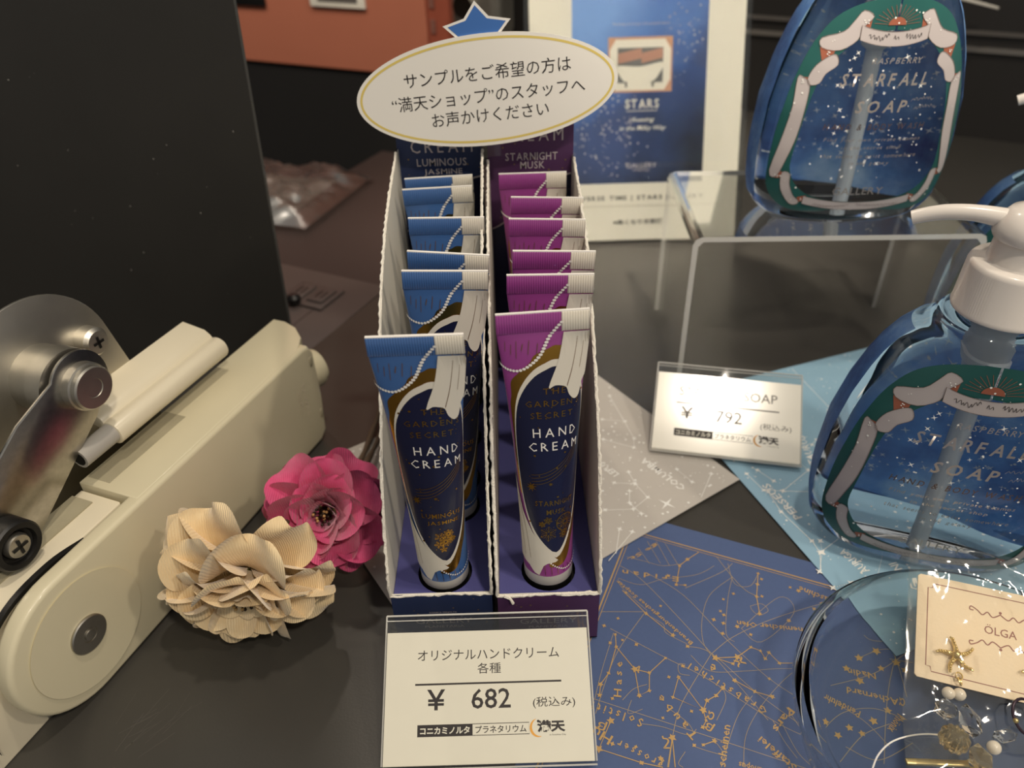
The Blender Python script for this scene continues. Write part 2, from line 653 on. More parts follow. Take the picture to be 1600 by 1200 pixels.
M_night = night_mat()

# ------------------------------------------------------------------ setting
# shop grid runs about 26 degrees off the camera's axis
GD = Vector((0.4386, 0.8987, 0))           # along the counter's free edge
GN = Vector((0.8987, -0.4386, 0))
E0 = Vector((-0.1457, 0.4855, 0))          # a point of that edge


def edge_at(y):
    return E0 + GD * ((y - E0.y) / GD.y)


a, b = edge_at(0.463), edge_at(1.10)
mb = MB()
mb.prism([(-0.75, -0.3), (1.3, -0.3), (1.3, 0.50), (b.x + .02, b.y), (a.x, a.y), (-0.75, 0.463)], -0.04, 0.0, M_counter, bevel=0.001, seg=2)
for k in range(16):
    x0, y0 = 205 + R.uniform(-30, 60), 1150 + R.uniform(-25, 45)
    p_, q_ = G(x0, y0), G(x0 + R.uniform(15, 60), y0 - R.uniform(20, 60))
    g_ = line([(p_.x, p_.y), (q_.x, q_.y)], R.uniform(.00008, .0002))
    mb.add([(x, y, .00008) for x, y in g_[0]], g_[1], M_scratch)
o = struct(mb.build('counter_slab'))
o['label'] = 'black satin shop counter'
e2 = edge_at(0.575)
mb = MB()
far = e2 - GN * 0.42
mb.prism([(a.x - .0005, a.y + .0005), (e2.x - .0005, e2.y), (far.x, far.y), (-0.75, 0.4635)], -0.04, -0.002, M_ledge, bevel=0.001, seg=2)
# recessed cable tray line
mb.add([Vector((0, 0, -0.0017)) + e2 - GN * q - GD * p for q, p in ((.035, .02), (.0355, .02), (.0355, .13), (.035, .13))], [(0, 1, 2, 3)], M_plinth)
o = struct(mb.build('counter_ledge'))

mb = MB()
PZ = -0.03
wst = (E0 - G(522, 280, PZ)).dot(GN)          # width of the strip beside the counter
k0 = (e2 - E0).dot(GD)
pp = [E0 + GD * k0 - GN * .0006, E0 + GD * .452 - GN * .0006, E0 + GD * .452 - GN * wst, E0 + GD * k0 - GN * wst]
mb.prism([(p.x, p.y) for p in pp], -0.9, PZ, M_plinth)
struct(mb.build('trim_low_plinth'))
mb = MB()
mb.box((-3, -1.2, -0.92), (3.5, 4.0, -0.9), M_floor)
struct(mb.build('floor'))
mb = MB()
mb.box((-3, 3.9, -0.9), (3.5, 4.0, 2.0), M_wallblack)
struct(mb.build('wall_back'))
mb = MB()
mb.box((-3, -1.2, -0.9), (-2.9, 4.0, 2.0), M_wallblack)
struct(mb.build('wall_left'))

# black wall panel behind the counter with two grey strips
WP = Vector((0.3215, 1.0185, 0))
WD = Vector((0.8746, -0.4848, 0))
Mw = Matrix.Translation(WP) @ Matrix.Rotation(atan2(WD.y, WD.x), 4, 'Z')
mb = MB()
mb.box((-0.345, 0, -0.9), (1.1, 0.03, 0.9), M_wallblack, Mw)
o = mb.build('wall_right')
struct(o)
for z0, z1, mm in ((0.0935, 0.0985, M_rail), (0.111, 0.115, M_inkgrey)):
    mb = MB()
    mb.box((-0.10, -0.004, z0), (1.0, 0.0, z1), mm, Mw)
    struct(mb.build('trim_strip'))

# ------------------------------------------------------------------ terracotta cabinet
CA = Vector((-0.3505, 1.10, 0))
CDv = Vector((0.909, -0.417, 0))
t = thing('display_cabinet', 'terracotta fronted cabinet on a black base behind the counter', 'cabinet', CA, (0, 0, atan2(CDv.y, CDv.x)))
mb = MB()
mb.box((-0.9, 0.0, -0.9), (0.325, 0.09, 0.064), M_black_soft)
mb.build('base', t)
mb = MB()
mb.box((-0.9, -0.004, 0.0645), (0.2915, 0.09, 0.75), M_orange, bevel=0.002)
mb.build('front_panel', t)
mb = MB()
mb.box((0.292, -0.004, 0.0645), (0.3270, 0.09, 0.75), M_orange2, bevel=0.002)
for z in (0.123, 0.150, 0.177):
    mb.box((0.2972, -0.0052, z - .0075), (0.3038, -0.003, z + .0075), M_rust2)
mb.build('slotted_upright', t)
mb = MB()
mb.box((0.330, -0.02, 0.111), (0.392, 0.03, 0.30), M_steel_dark, bevel=0.012)
mb.lathe([(0, 0), (.012, 0), (.012, .008), (0, .008)], M_chrome, 20, Matrix.Translation((0.352, -0.02, 0.150)) @ Matrix.Rotation(pi / 2, 4, 'X'))
mb.build('lock_case', t)
for nm, x0, x1, zz, fm, lab, cat in (('wall_sign', -0.045, 0.063, 0.1335, M_black, 'dark framed sign at the top of the terracotta cabinet beside the black board', 'sign'),
                                     ('paper_sign', 0.133, 0.2115, 0.1375, M_white_paper, 'white paper label taped to the terracotta cabinet front', 'label')):
    s = thing(nm, lab, cat, CA + CDv * ((x0 + x1) / 2) + Vector((0, 0, zz)), (0, 0, atan2(CDv.y, CDv.x)))
    hw = (x1 - x0) / 2
    mb = MB()
    mb.box((-hw, -0.008, 0), (hw, -0.0045, 0.07), fm, bevel=0.0006)
    if fm is M_white_paper:
        mb.box((-hw * .7, -0.0085, 0.006), (hw * .75, -0.008, 0.06), M_inkgrey)
    mb.build('sign_face', s)

# ------------------------------------------------------------------ black upright board
t = thing('display_board', 'tall black foam board standing behind the cream tape machine', 'board', (-0.156, 0.462, 0), (0, 0, radians(-4)))
mb = MB()
mb.add([(-0.62, 0, 0), (0, 0, 0), (0.0125, 0, 0.26), (0.022, 0, 0.46), (-0.62, 0, 0.46), (-0.62, .004, 0), (0, .004, 0), (0.0125, .004, 0.26), (0.022, .004, 0.46), (-0.62, .004, 0.46)],
       [(0, 1, 2, 3, 4), (9, 8, 7, 6, 5), (0, 5, 6, 1), (3, 8, 9, 4), (4, 9, 5, 0)], M_board)
mb.add([(0, 0, 0), (0.0125, 0, 0.26), (0.022, 0, 0.46), (0, .004, 0), (0.0125, .004, 0.26), (0.022, .004, 0.46)], [(0, 3, 4, 1), (1, 4, 5, 2)], M_board_edge)
rr = random.Random(3)
for _ in range(46):
    x, z = rr.uniform(-0.3, 0.0), rr.uniform(0.03, 0.3)
    g = dot(x, z, rr.uniform(.0001, .00032), 5)
    mb.add([(p, -0.0001, q) for p, q in g[0]], g[1], M_white_paper)
mb.build('board_panel', t)

# ------------------------------------------------------------------ power outlet on the ledge
pc = G(487, 463, -0.002)
t = thing('power_outlet', 'grey twin power socket set into the ledge behind the counter edge', 'power socket', pc, (0, 0, atan2(GN.y, GN.x)))
mb = MB()
mb.box((-0.022, -0.017, 0), (0.022, 0.017, 0.002), M_ledge, bevel=0.0008)
mb.build('face_plate', t)
for x in (-0.010, 0.010):
    mb = MB()
    mb.box((x - .0075, -.010, .002), (x + .0075, .012, .0035), M_ledge, bevel=0.0006)
    for k in (-.0025, .0025):
        mb.box((x + k - .0006, -.004, .0034), (x + k + .0006, .006, .0038), M_black)
    mb.build('socket', t)
kp = G(461, 476, -0.002)
t = thing('black_knob', 'small round black knob beside the power socket on the ledge', 'knob', kp)
mb = MB()
mb.lathe([(0, 0), (.0035, 0), (.0055, .003), (.0055, .007), (.003, .0095), (0, .010)], M_black, 24)
mb.build('knob_body', t)

# ------------------------------------------------------------------ clear bag on the low plinth
pc = G(420, 308, PZ + .0005)
t = thing('plastic_bag', 'crumpled clear plastic package lying on the brown plinth beyond the counter', 'bag', pc, (0, 0, radians(-20)))
mb = MB()
n = 26
v, f = [], []
for j in range(n):
    for i in range(n):
        x, y = (i / (n - 1) - .5) * .19, (j / (n - 1) - .5) * .15
        e = min(1, 6 * min(i, j, n - 1 - i, n - 1 - j) / n)
        z = .006 + e * (.014 + .016 * noise.noise(Vector((x * 28, y * 28, 1))) + .010 * noise.noise(Vector((x * 80, y * 80, 4))))
        v.append((x, y, max(.003, z)))
for j in range(n - 1):
    for i in range(n - 1):
        k = j * n + i
        f.append((k, k + 1, k + n + 1, k + n))
mb.add(v, f, film_mat('cloudy_plastic_film', (0.80, 0.80, 0.78), 0.42, 0.32), True)
mb.build('bag_film', t, angle=180)
mb = MB()
mb.box((-.08, -.06, 0), (.055, .06, .003), mat('grey_packed_item', (84, 84, 80), 0.7), bevel=.001)
mb.build('packed_sheet', t)

# ------------------------------------------------------------------ chart sheets
def sheet(name, label, corner, ex, ey, w_, h_, z, m):
    """flat sheet: corner, unit axes; returns builder, mapping from photo pixel to sheet coordinates and surface function"""
    ex, ey = Vector(ex).normalized(), Vector(ey).normalized()

    def uv(px, py):
        q = G(px, py, z) - Vector(corner)
        return (q.dot(ex), q.dot(ey))

    def fn(u, v_, off):
        q = ex * u + ey * v_
        return (q.x, q.y, 0.0004 + 0.00003 + off * 2.5)

    mb = MB()
    p = [ex * 0, ex * w_, ex * w_ + ey * h_, ey * h_]
    P = [(q.x, q.y) for q in p]
    mb.prism(P, 0.0, 0.0004, m)
    root = tag(bpy.data.objects.new(name, None), label, 'printed sheet')
    COL.objects.link(root)
    root.location = (corner[0], corner[1], z)
    return mb, uv, fn, root


def inside(p, w_, h_, mg=0.001):
    return mg < p[0] < w_ - mg and mg < p[1] < h_ - mg


def put_text(mb, fn, uv, s, a_, b_, ht, m, off, flip=True, **kw):
    """lettering whose baseline runs from photo pixel a_ to b_"""
    A, B = uv(*a_), uv(*b_)
    L = hypot(B[0] - A[0], B[1] - A[1])
    an = atan2(B[1] - A[1], B[0] - A[0])
    # sheet axes may be left-handed when seen from above
    v, f = text(s, 0, 0, L, ht, **kw)
    sg = -1 if flip else 1
    c, s_ = cos(an), sin(an)
    mx, my = (A[0] + B[0]) / 2, (A[1] + B[1]) / 2
    out = []
    for x, y in v:
        y = (y + ht / 2) * sg
        out.append((mx + c * x - s_ * y, my + s_ * x + c * y))
    mb.decal((out, f), m, fn, off)


def Z8(x, y):
    return (900 + x * .2833, 560 + y * .2833)


def Z6(x, y):
    return (920 + x * .35, 780 + y * .35)


def Z7(x, y):
    return (1220 + x * .29992, 840 + y * .3)


# navy chart (lowest sheet)
c0 = G(984, 830)
ex = (G(1300, 918) - c0).normalized()
ey = Vector((ex.y, -ex.x, 0))
cn = c0 - ex * 0.0085 - ey * 0.0125
NW, NH = 0.257, 0.30
mb, uv, fn, root = sheet('star_chart', 'navy blue star chart with gold constellation drawings under the glass dish', cn, ex, ey, NW, NH, 0.0002, M_navysheet)
fx, fy = 0.0085, 0.0125
for k, wd in ((0, .0009), (.0016, .0004)):
    mb.decal(line([(fx + k, NH), (fx + k, fy + k), (NW - .004, fy + k)], wd), M_goldline, fn, .00004)
rr = random.Random(11)
STARS = [(405, 300), (440, 272), (390, 385), (430, 387), (355, 345), (165, 420), (320, 480), (255, 513), (375, 610), (440, 660), (130, 535), (68, 568), (118, 607),
         (150, 632), (122, 662), (212, 652), (95, 645), (88, 780), (52, 830), (48, 878), (105, 893), (205, 762), (342, 712), (270, 778), (270, 858), (225, 880), (357, 797),
         (400, 797), (375, 887), (420, 748), (755, 335), (770, 360), (752, 383), (645, 425), (600, 450), (587, 503), (602, 520), (557, 541), (600, 557), (748, 438), (772, 437),
         (762, 515), (662, 572), (722, 608), (597, 603), (565, 712), (662, 708), (643, 738), (723, 664), (765, 680), (803, 688), (787, 715), (850, 735), (930, 735), (948, 668),
         (952, 622), (892, 545), (898, 397), (935, 412), (1040, 470), (1005, 493), (805, 805), (598, 845), (568, 880), (527, 902), (510, 945), (458, 950), (523, 992), (508, 1022),
         (740, 862), (818, 885), (330, 980), (98, 992), (45, 1118), (372, 1068), (470, 1102), (510, 1100), (560, 1082), (235, 1180), (105, 1095), (210, 1108), (320, 1160), (650, 812)]
BIG = {(510, 945), (372, 1068), (98, 992), (45, 1118), (565, 712), (662, 708), (205, 762)}
for s in STARS:
    p = uv(*Z6(*s))
    r = .0019 if s in BIG else rr.uniform(.0009, .0014)
    mb.decal(star(p[0], p[1], r, 5 if r > .0013 else 4, .5, rr.uniform(0, 1)), M_goldline, fn, .00005)
CON = [[(118, 607), (122, 662), (88, 780), (52, 830), (48, 878)], [(122, 662), (205, 762), (225, 880), (270, 858), (270, 778), (342, 712)], [(205, 762), (270, 778)],
       [(400, 797), (375, 887), (510, 945), (400, 797)], [(598, 845), (568, 880), (527, 902), (510, 945), (523, 992), (508, 1022)], [(565, 712), (662, 708)], [(565, 712), (643, 738), (662, 708)],
       [(662, 708), (723, 664), (765, 680), (787, 715), (803, 688), (850, 735), (930, 735), (948, 668)], [(405, 300), (390, 385), (430, 387)], [(405, 300), (440, 272), (490, 240)],
       [(650, 812), (740, 862), (818, 885)], [(98, 992), (45, 1118), (235, 1180), (330, 1200)], [(372, 1068), (355, 1200)], [(372, 1068), (385, 1200)], [(510, 1100), (560, 1082)],
       [(755, 335), (752, 383), (748, 438), (762, 515)], [(255, 513), (375, 610)], [(150, 410), (255, 513)]]
for c in CON:
    mb.decal(line([uv(*Z6(*p)) for p in c], .00040), M_goldline, fn, .00004)
GRIDL = [[(10, 890), (560, 1070), (1000, 1215)], [(140, 300), (255, 380), (545, 690), (800, 990)], [(255, 330), (420, 430), (605, 620), (800, 800), (960, 905)],
         [(55, 505), (250, 505)], [(95, 580), (345, 712), (520, 800), (820, 990), (960, 1060)], [(545, 695), (640, 620), (800, 545), (1000, 480), (1110, 455)],
         [(440, 660), (545, 690), (740, 860), (930, 1000)], [(570, 260), (640, 350), (700, 410), (760, 440)], [(545, 695), (450, 850), (400, 950), (372, 1070), (350, 1200)],
         [(430, 400), (590, 330), (640, 290)], [(245, 515), (130, 680), (70, 830), (30, 960)]]
for c in GRIDL:
    mb.decal(line(smooth_path([uv(*Z6(*p)) for p in c], 6), .00028), M_goldfaint, fn, .00003)
CURV = [[(640, 350), (540, 430), (505, 540), (510, 640), (545, 700)], [(640, 350), (620, 450), (612, 600), (650, 640)], [(620, 290), (650, 380), (720, 390), (755, 335)], [(130, 355), (230, 385), (330, 360), (480, 340), (560, 300)],
        [(690, 1200), (700, 1060), (760, 940), (850, 830), (940, 750)], [(455, 700), (540, 770), (700, 770), (830, 760), (930, 760)], [(230, 1005), (330, 1020), (440, 1055), (480, 1030)],
        [(150, 900), (200, 850), (260, 830)], [(430, 740), (400, 740), (405, 780), (450, 790)], [(190, 900), (175, 960), (240, 940)], [(570, 990), (610, 900), (600, 850)],
        [(720, 480), (770, 470), (800, 500), (760, 520), (730, 500), (720, 480)], [(250, 515), (330, 560), (345, 600), (440, 650)], [(130, 360), (150, 400), (260, 500)], [(110, 600), (60, 760), (25, 900)],
        [(680, 580), (850, 440), (915, 510), (770, 640), (680, 580)], [(170, 260), (250, 280), (330, 300), (420, 290)], [(260, 190), (320, 290)], [(300, 190), (360, 300)], [(340, 200), (400, 300)], [(220, 220), (270, 290)],
        [(590, 1200), (660, 980), (730, 880)], [(560, 1080), (600, 1140), (540, 1130), (480, 1110)], [(430, 1130), (400, 1180), (420, 1200)], [(360, 940), (440, 1000), (470, 1050)], [(880, 930), (990, 1090), (1100, 1200)], [(820, 990), (870, 1080), (930, 1160)], [(860, 1000), (930, 1130), (1000, 1200)]]
for c in CURV:
    mb.decal(line(smooth_path([uv(*Z6(*p)) for p in c], 6), .00024), M_goldfaint, fn, .00003)
for s, a_, b_, h in (('Chemischer Ofen', (985, 580), (660, 545), .0030), ('Brandenburgisches Scepter', (470, 640), (135, 360), .0028), ('E r i d a n', (400, 350), (150, 318), .0032),
                     ('G r a b s t i c h e l', (800, 940), (455, 735), .0036), ('T a u b e', (490, 1060), (325, 875), .0036), ('H a s e', (145, 888), (150, 730), .0034),
                     ('S o l s t i t i', (245, 985), (20, 905), .0042), ('Hu', (110, 1062), (30, 1015), .0045), ('g r o s s e r', (340, 1165), (140, 1065), .0036), ('scheinen', (610, 1200), (632, 1015), .0034),
                     ('Canopus', (800, 1200), (670, 1165), .0034), ('Staffelei', (930, 1195), (770, 1060), .0034), ('Maschine', (1105, 455), (940, 390), .0036), ('Pars', (888, 930), (815, 1025), .0034),
                     ('ge St.', (300, 195), (165, 265), .0030), ('β', (85, 1000), (50, 985), .0045), ('ζ', (355, 1060), (325, 1060), .0055), ('α', (565, 960), (535, 945), .0040), ('β', (565, 1010), (535, 990), .0045), ('e', (575, 750), (550, 735), .0038), ('χ', (705, 740), (680, 705), .0045), ('ν', (240, 755), (215, 740), .0036)):
    put_text(mb, fn, uv, s, Z6(*a_), Z6(*b_), h, M_goldline, .00005, bold=.012, res=1)
for s, a_, b_, h in (('Nadir', (485, 715), (340, 690), .0032), ('Achernard', (605, 850), (335, 785), .0034), ('Pendeluhr', (410, 915), (215, 820), .0036), ('α', (640, 850), (610, 840), .004), ('Phönix', (600, 925), (545, 1005), .0034), ('E', (635, 505), (610, 500), .004)):
    put_text(mb, fn, uv, s, Z7(*a_), Z7(*b_), h, M_goldline, .00005, bold=.012, res=1)
for s in [(660, 400), (590, 465), (490, 600), (515, 690), (595, 660), (335, 690), (405, 755), (550, 910), (475, 965), (220, 970), (350, 1000), (415, 1030), (290, 1040), (640, 700), (400, 635)]:
    p = uv(*Z7(*s))
    mb.decal(star(p[0], p[1], rr.uniform(.0012, .0022), 5, .5, rr.uniform(0, 1)), M_goldline, fn, .00005)
for c in ([(400, 635), (520, 590), (640, 600)], [(220, 840), (420, 960), (560, 1100)], [(530, 500), (600, 660), (650, 840)], [(560, 640), (680, 660)], [(250, 780), (480, 715), (660, 600)], [(420, 510), (460, 540), (530, 545), (520, 500)], [(560, 545), (600, 555), (640, 545), (600, 530), (560, 545)], [(220, 1000), (320, 920), (480, 900), (650, 960)], [(300, 1180), (420, 1040), (560, 980)], [(680, 330), (560, 760), (530, 1190)], [(330, 1100), (500, 1170), (680, 1080)]):
    mb.decal(line(smooth_path([uv(*Z7(*p)) for p in c], 6), .0003), M_goldfaint, fn, .00003)
mb.build('printed_paper', root)

# pale blue chart
cb = G(1043, 623)
ex = (G(1277, 891) - cb).normalized()
ey = Vector((-ex.y, ex.x, 0))
BW, BH = 0.21, 0.297
mb, uv, fn, root = sheet('star_chart', 'pale blue constellation sheet under the soap bottle at the right', cb, ex, ey, BW, BH, 0.0009, M_bluesheet)
rr = random.Random(5)
for _ in range(900):
    p = (rr.uniform(.002, BW - .002), rr.uniform(.002, BH - .002))
    mb.decal(dot(p[0], p[1], rr.choice((.00025, .0003, .00035, .0005, .0007)), 6), M_whiteprint, fn, .00003)
for c in ([(1190, 60), (1410, 290)], [(940, 640), (1035, 730), (1140, 735), (1330, 740)], [(1220, 570), (1280, 620), (1140, 735)], [(1060, 740), (1130, 850), (1300, 1010), (1345, 1075), (1350, 1190)], [(1345, 1075), (1470, 980)], [(1000, 620), (1090, 680)], [(1420, 350), (1300, 480)]):
    P = [uv(*Z8(*p)) for p in c]
    mb.decal(line(P, .00035), M_whiteprint, fn, .00003)
    for p in P:
        if inside(p, BW, BH, .003):
            mb.decal(star(p[0], p[1], .0020, 4, .35, rr.uniform(0, 1)), M_whiteprint, fn, .00004)
            mb.decal(dot(p[0], p[1], .0009, 8), M_whiteprint, fn, .00005)
for c in ([(205, 20), (215, 80), (200, 180)], [(540, 45), (500, 215)], [(270, 265), (365, 240), (500, 215)]):
    P = [uv(*Z7(*p)) for p in c]
    for i in range(len(P) - 1):
        n = max(2, int(hypot(P[i + 1][0] - P[i][0], P[i + 1][1] - P[i][1]) / .0012))
        for k in range(n):
            q = (P[i][0] + (P[i + 1][0] - P[i][0]) * k / n, P[i][1] + (P[i + 1][1] - P[i][1]) * k / n)
            mb.decal(dot(q[0], q[1], .0003, 5), M_whiteprint, fn, .00003)
    for p in P:
        mb.decal(star(p[0], p[1], .0022, 4, .35, .4), M_whiteprint, fn, .00004)
put_text(mb, fn, uv, 'PERSEUS', Z8(1250, 880), Z8(1060, 690), .0050, M_whiteprint, .00005, flip=False, bold=.02, res=1)
put_text(mb, fn, uv, 'AURIGA', Z7(465, 175), Z7(330, 60), .0048, M_whiteprint, .00005, flip=False, bold=.02, res=1)
put_text(mb, fn, uv, 'GEMINI', Z7(720, 260), Z7(600, 130), .0048, M_whiteprint, .00005, flip=False, bold=.02, res=1)
put_text(mb, fn, uv, 'TAURUS', Z8(1330, 590), Z8(1260, 430), .0046, M_whiteprint, .00005, flip=False, bold=.02, res=1)
mb.build('printed_paper', root)

# silver grey chart
cg = G(1155, 752.7)
ex = (G(939.7, 594) - cg)
ex.z = 0
ex.normalize()
ey = Vector((-ex.y, ex.x, 0))
GW, GH = 0.158, 0.205
mb, uv, fn, root = sheet('star_chart', 'silver grey constellation sheet running under the two cream boxes', cg, ex, ey, GW, GH, 0.0016, M_greysheet)
for _ in range(650):
    p = (rr.uniform(.002, GW - .002), rr.uniform(.002, GH - .002))
    mb.decal(dot(p[0], p[1], rr.choice((.00022, .00028, .00035, .0005, .0008)), 6), M_whiteprint, fn, .00003)
for c in ([(185, 210), (320, 445), (318, 495), (150, 450)], [(290, 630), (325, 695), (395, 770), (315, 835), (160, 840)], [(210, 690), (325, 695)], [(295, 735), (295, 800), (360, 860)], [(555, 615), (640, 685)], [(745, 640), (690, 770)], [(240, 945), (220, 1080)], [(310, 960), (180, 1120)], [(145, 340), (270, 350)]):
    P = [uv(*Z8(*p)) for p in c]
    mb.decal(line(P, .00035), M_whiteprint, fn, .00003)
    for p in P:
        if inside(p, GW, GH, .003):
            mb.decal(star(p[0], p[1], .0020, 4, .35, rr.uniform(0, 1)), M_whiteprint, fn, .00004)
            mb.decal(dot(p[0], p[1], .0009, 8), M_whiteprint, fn, .00005)
p = uv(*Z8(500, 805))
mb.decal(star(p[0], p[1], .0055, 4, .2, .3), M_whiteprint, fn, .00005)
put_text(mb, fn, uv, 'COLUMBA', Z8(612, 715), Z8(380, 550), .0050, M_whiteprint, .00005, flip=False, bold=.02, res=1)
put_text(mb, fn, uv, 'LEPUS', Z8(240, 640), Z8(150, 570), .0046, M_whiteprint, .00005, flip=False, bold=.02, res=1)
mb.build('printed_paper', root)

# ------------------------------------------------------------------ price cards in clear holders
SL = radians(29.6)


def logo(mb, fn, m, mo, x0, x1, y0, y1, W):
    """planetarium shop line: black box, outlined box, crescent and two bold characters"""
    xa = x0 + (x1 - x0) * .375
    xb = x0 + (x1 - x0) * .76
    mb.decal(rect(x0, y0, xa, y1), m, fn, .00004)
    h = y1 - y0
    cy = (y0 + y1) / 2
    mb.decal(text('コニカミノルタ', (x0 + xa) / 2, cy, (xa - x0) * .90, h * .62, bold=.03), M_card, fn, .00007)
    mb.decal(line([(xa, y0 + .0001), (xb, y0 + .0001), (xb, y1 - .0001), (xa, y1 - .0001)], .00025, True), m, fn, .00004)
    mb.decal(text('プラネタリウム', (xa + xb) / 2, cy, (xb - xa) * .90, h * .62, bold=.01), m, fn, .00006)
    # crescent
    cx, r = xb + h * .82, h * .78
    out = [(cx + r * cos(a_), cy + r * sin(a_)) for a_ in [radians(110 + 175 * i / 20) for i in range(21)]]
    inn = [(cx + r * .25 + r * .98 * cos(a_), cy + r * .08 + r * .98 * sin(a_)) for a_ in [radians(277 - 160 * i / 20) for i in range(21)]]
    mb.decal(poly(out + inn), mo, fn, .00004)
    mb.decal(text('満天', xb + (x1 - xb) * .62, cy + h * .12, (x1 - xb) * .80, h * 1.0, bold=.045), m, fn, .00006)
    mb.decal(dot(xb + (x1 - xb) * .26, cy + h * .55, h * .12, 10), m, fn, .00007)
    mb.decal(text('in Sunshine City', xb + (x1 - xb) * .80, cy - h * .62, (x1 - xb) * .46, h * .16), m, fn, .00005)


def price_card(label, loc, yaw, lines, cm=None):
    t = thing('price_card', label, 'price card', loc, (0, 0, yaw))
    W, H = 0.0855, 0.0516

    def fn(u, v_, off):
        n_ = off
        return (u, v_ * cos(SL) - n_ * sin(SL), .0050 + v_ * sin(SL) + n_ * cos(SL))

    mb = MB()
    # card: thin slab
    a_ = [fn(x, y, 0) for x, y in ((-W / 2, 0), (W / 2, 0), (W / 2, H), (-W / 2, H))]
    b_ = [fn(x, y, -.0005) for x, y in ((-W / 2, 0), (W / 2, 0), (W / 2, H), (-W / 2, H))]
    mb.add(a_ + b_, [(0, 1, 2, 3), (7, 6, 5, 4), (0, 4, 5, 1), (1, 5, 6, 2), (2, 6, 7, 3), (3, 7, 4, 0)], cm or M_card)
    lines(mb, fn, W, H)
    mb.build('printed_card', t)
    # holder: bent clear sheet: sloping plate behind the card, front lip, upright leg
    mb = MB()
    w2 = W / 2 + .0008
    P = lambda v_, n_: (v_ * cos(SL) - n_ * sin(SL), .0050 + v_ * sin(SL) + n_ * cos(SL))
    top, T_ = H + .0072, .0013
    prof = [P(-.0012, .0014), P(-.0012, -.0022), P(.0, -.0030), P(top - T_, -.0030), (P(top - T_, -.003)[0] + .0009, .0004), (P(top - T_, -.003)[0] + .0022, .0004), P(top + .0004, -.0024), P(top, -.0016), P(top - .0006, -.0010), P(.0002, -.0010), P(.0002, .0014)]
    mb.prism(prof, -w2, w2, M_sheet, Matrix(((0, 0, 1, 0), (1, 0, 0, 0), (0, 1, 0, 0), (0, 0, 0, 1))), bevel=.0002, seg=2)
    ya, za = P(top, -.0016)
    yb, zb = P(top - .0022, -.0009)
    mb.tube([(-w2, ya, za), (0, ya, za + .00002), (w2, ya, za)], .00042, M_edgeglow, 8)  # pale rods paint the bright highlight along the holder's edges
    mb.tube([(-w2, yb, zb), (0, yb, zb + .00002), (w2, yb, zb)], .00022, M_edgeglow, 6)
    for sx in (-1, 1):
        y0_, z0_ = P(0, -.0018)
        mb.tube([(sx * w2, y0_, z0_), (sx * w2, (y0_ + ya) / 2, (z0_ + za) / 2), (sx * w2, ya, za)], .0004, M_edgeglow, 6)
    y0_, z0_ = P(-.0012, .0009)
    mb.tube([(-w2, y0_, z0_), (0, y0_, z0_ + .00002), (w2, y0_, z0_)], .00038, M_edgeglow, 6)
    mb.build('acrylic_holder', t)
    return t


def lines_cream(mb, fn, W, H):
    X = lambda u: (u - .5) * W
    Y = lambda v_: v_ * H
    mb.decal(text('オリジナルハンドクリーム', X(.505), Y(.815), W * .70, H * .082), M_ink, fn, .00005)
    mb.decal(text('各種', X(.508), Y(.705), W * .115, H * .082), M_ink, fn, .00005)
    mb.decal(rect(X(.145), Y(.585), X(.86), Y(.599)), M_ink, fn, .00005)
    mb.decal(text('¥', X(.248), Y(.475), W * .088, H * .155, bold=.012), M_ink, fn, .00005)
    mb.decal(text('682', X(.515), Y(.475), W * .19, H * .150, bold=.008), M_ink, fn, .00005)
    mb.decal(text('(税込み)', X(.820), Y(.432), W * .205, H * .085), M_ink, fn, .00005)
    logo(mb, fn, M_ink, M_orange_ink, X(.16), X(.865), Y(.205), Y(.292), W)


def lines_soap(mb, fn, W, H):
    X = lambda u: (u - .5) * W
    Y = lambda v_: v_ * H
    mb.decal(text('STARFALL SOAP', X(.50), Y(.775), W * .68, H * .115), M_inkgrey, fn, .00005)
    mb.decal(rect(X(.145), Y(.612), X(.855), Y(.628)), M_inkgrey, fn, .00005)
    mb.decal(text('¥', X(.225), Y(.50), W * .088, H * .15, bold=.008), M_inkgrey, fn, .00005)
    mb.decal(text('792', X(.515), Y(.49), W * .18, H * .15, bold=.005), M_inkgrey, fn, .00005)
    mb.decal(text('(税込み)', X(.835), Y(.415), W * .21, H * .09), M_inkgrey, fn, .00005)
    logo(mb, fn, M_ink, M_orange_ink, X(.145), X(.855), Y(.195), Y(.29), W)


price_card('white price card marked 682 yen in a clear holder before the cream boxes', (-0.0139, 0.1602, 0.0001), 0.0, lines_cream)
c2 = (G(1018, 703, .004) + G(1250, 731, .004)) / 2
price_card('white price card marked 792 yen beside the soap bottle', (0.1243, 0.3401, 0.0001), -0.2227, lines_soap, M_cardgloss)

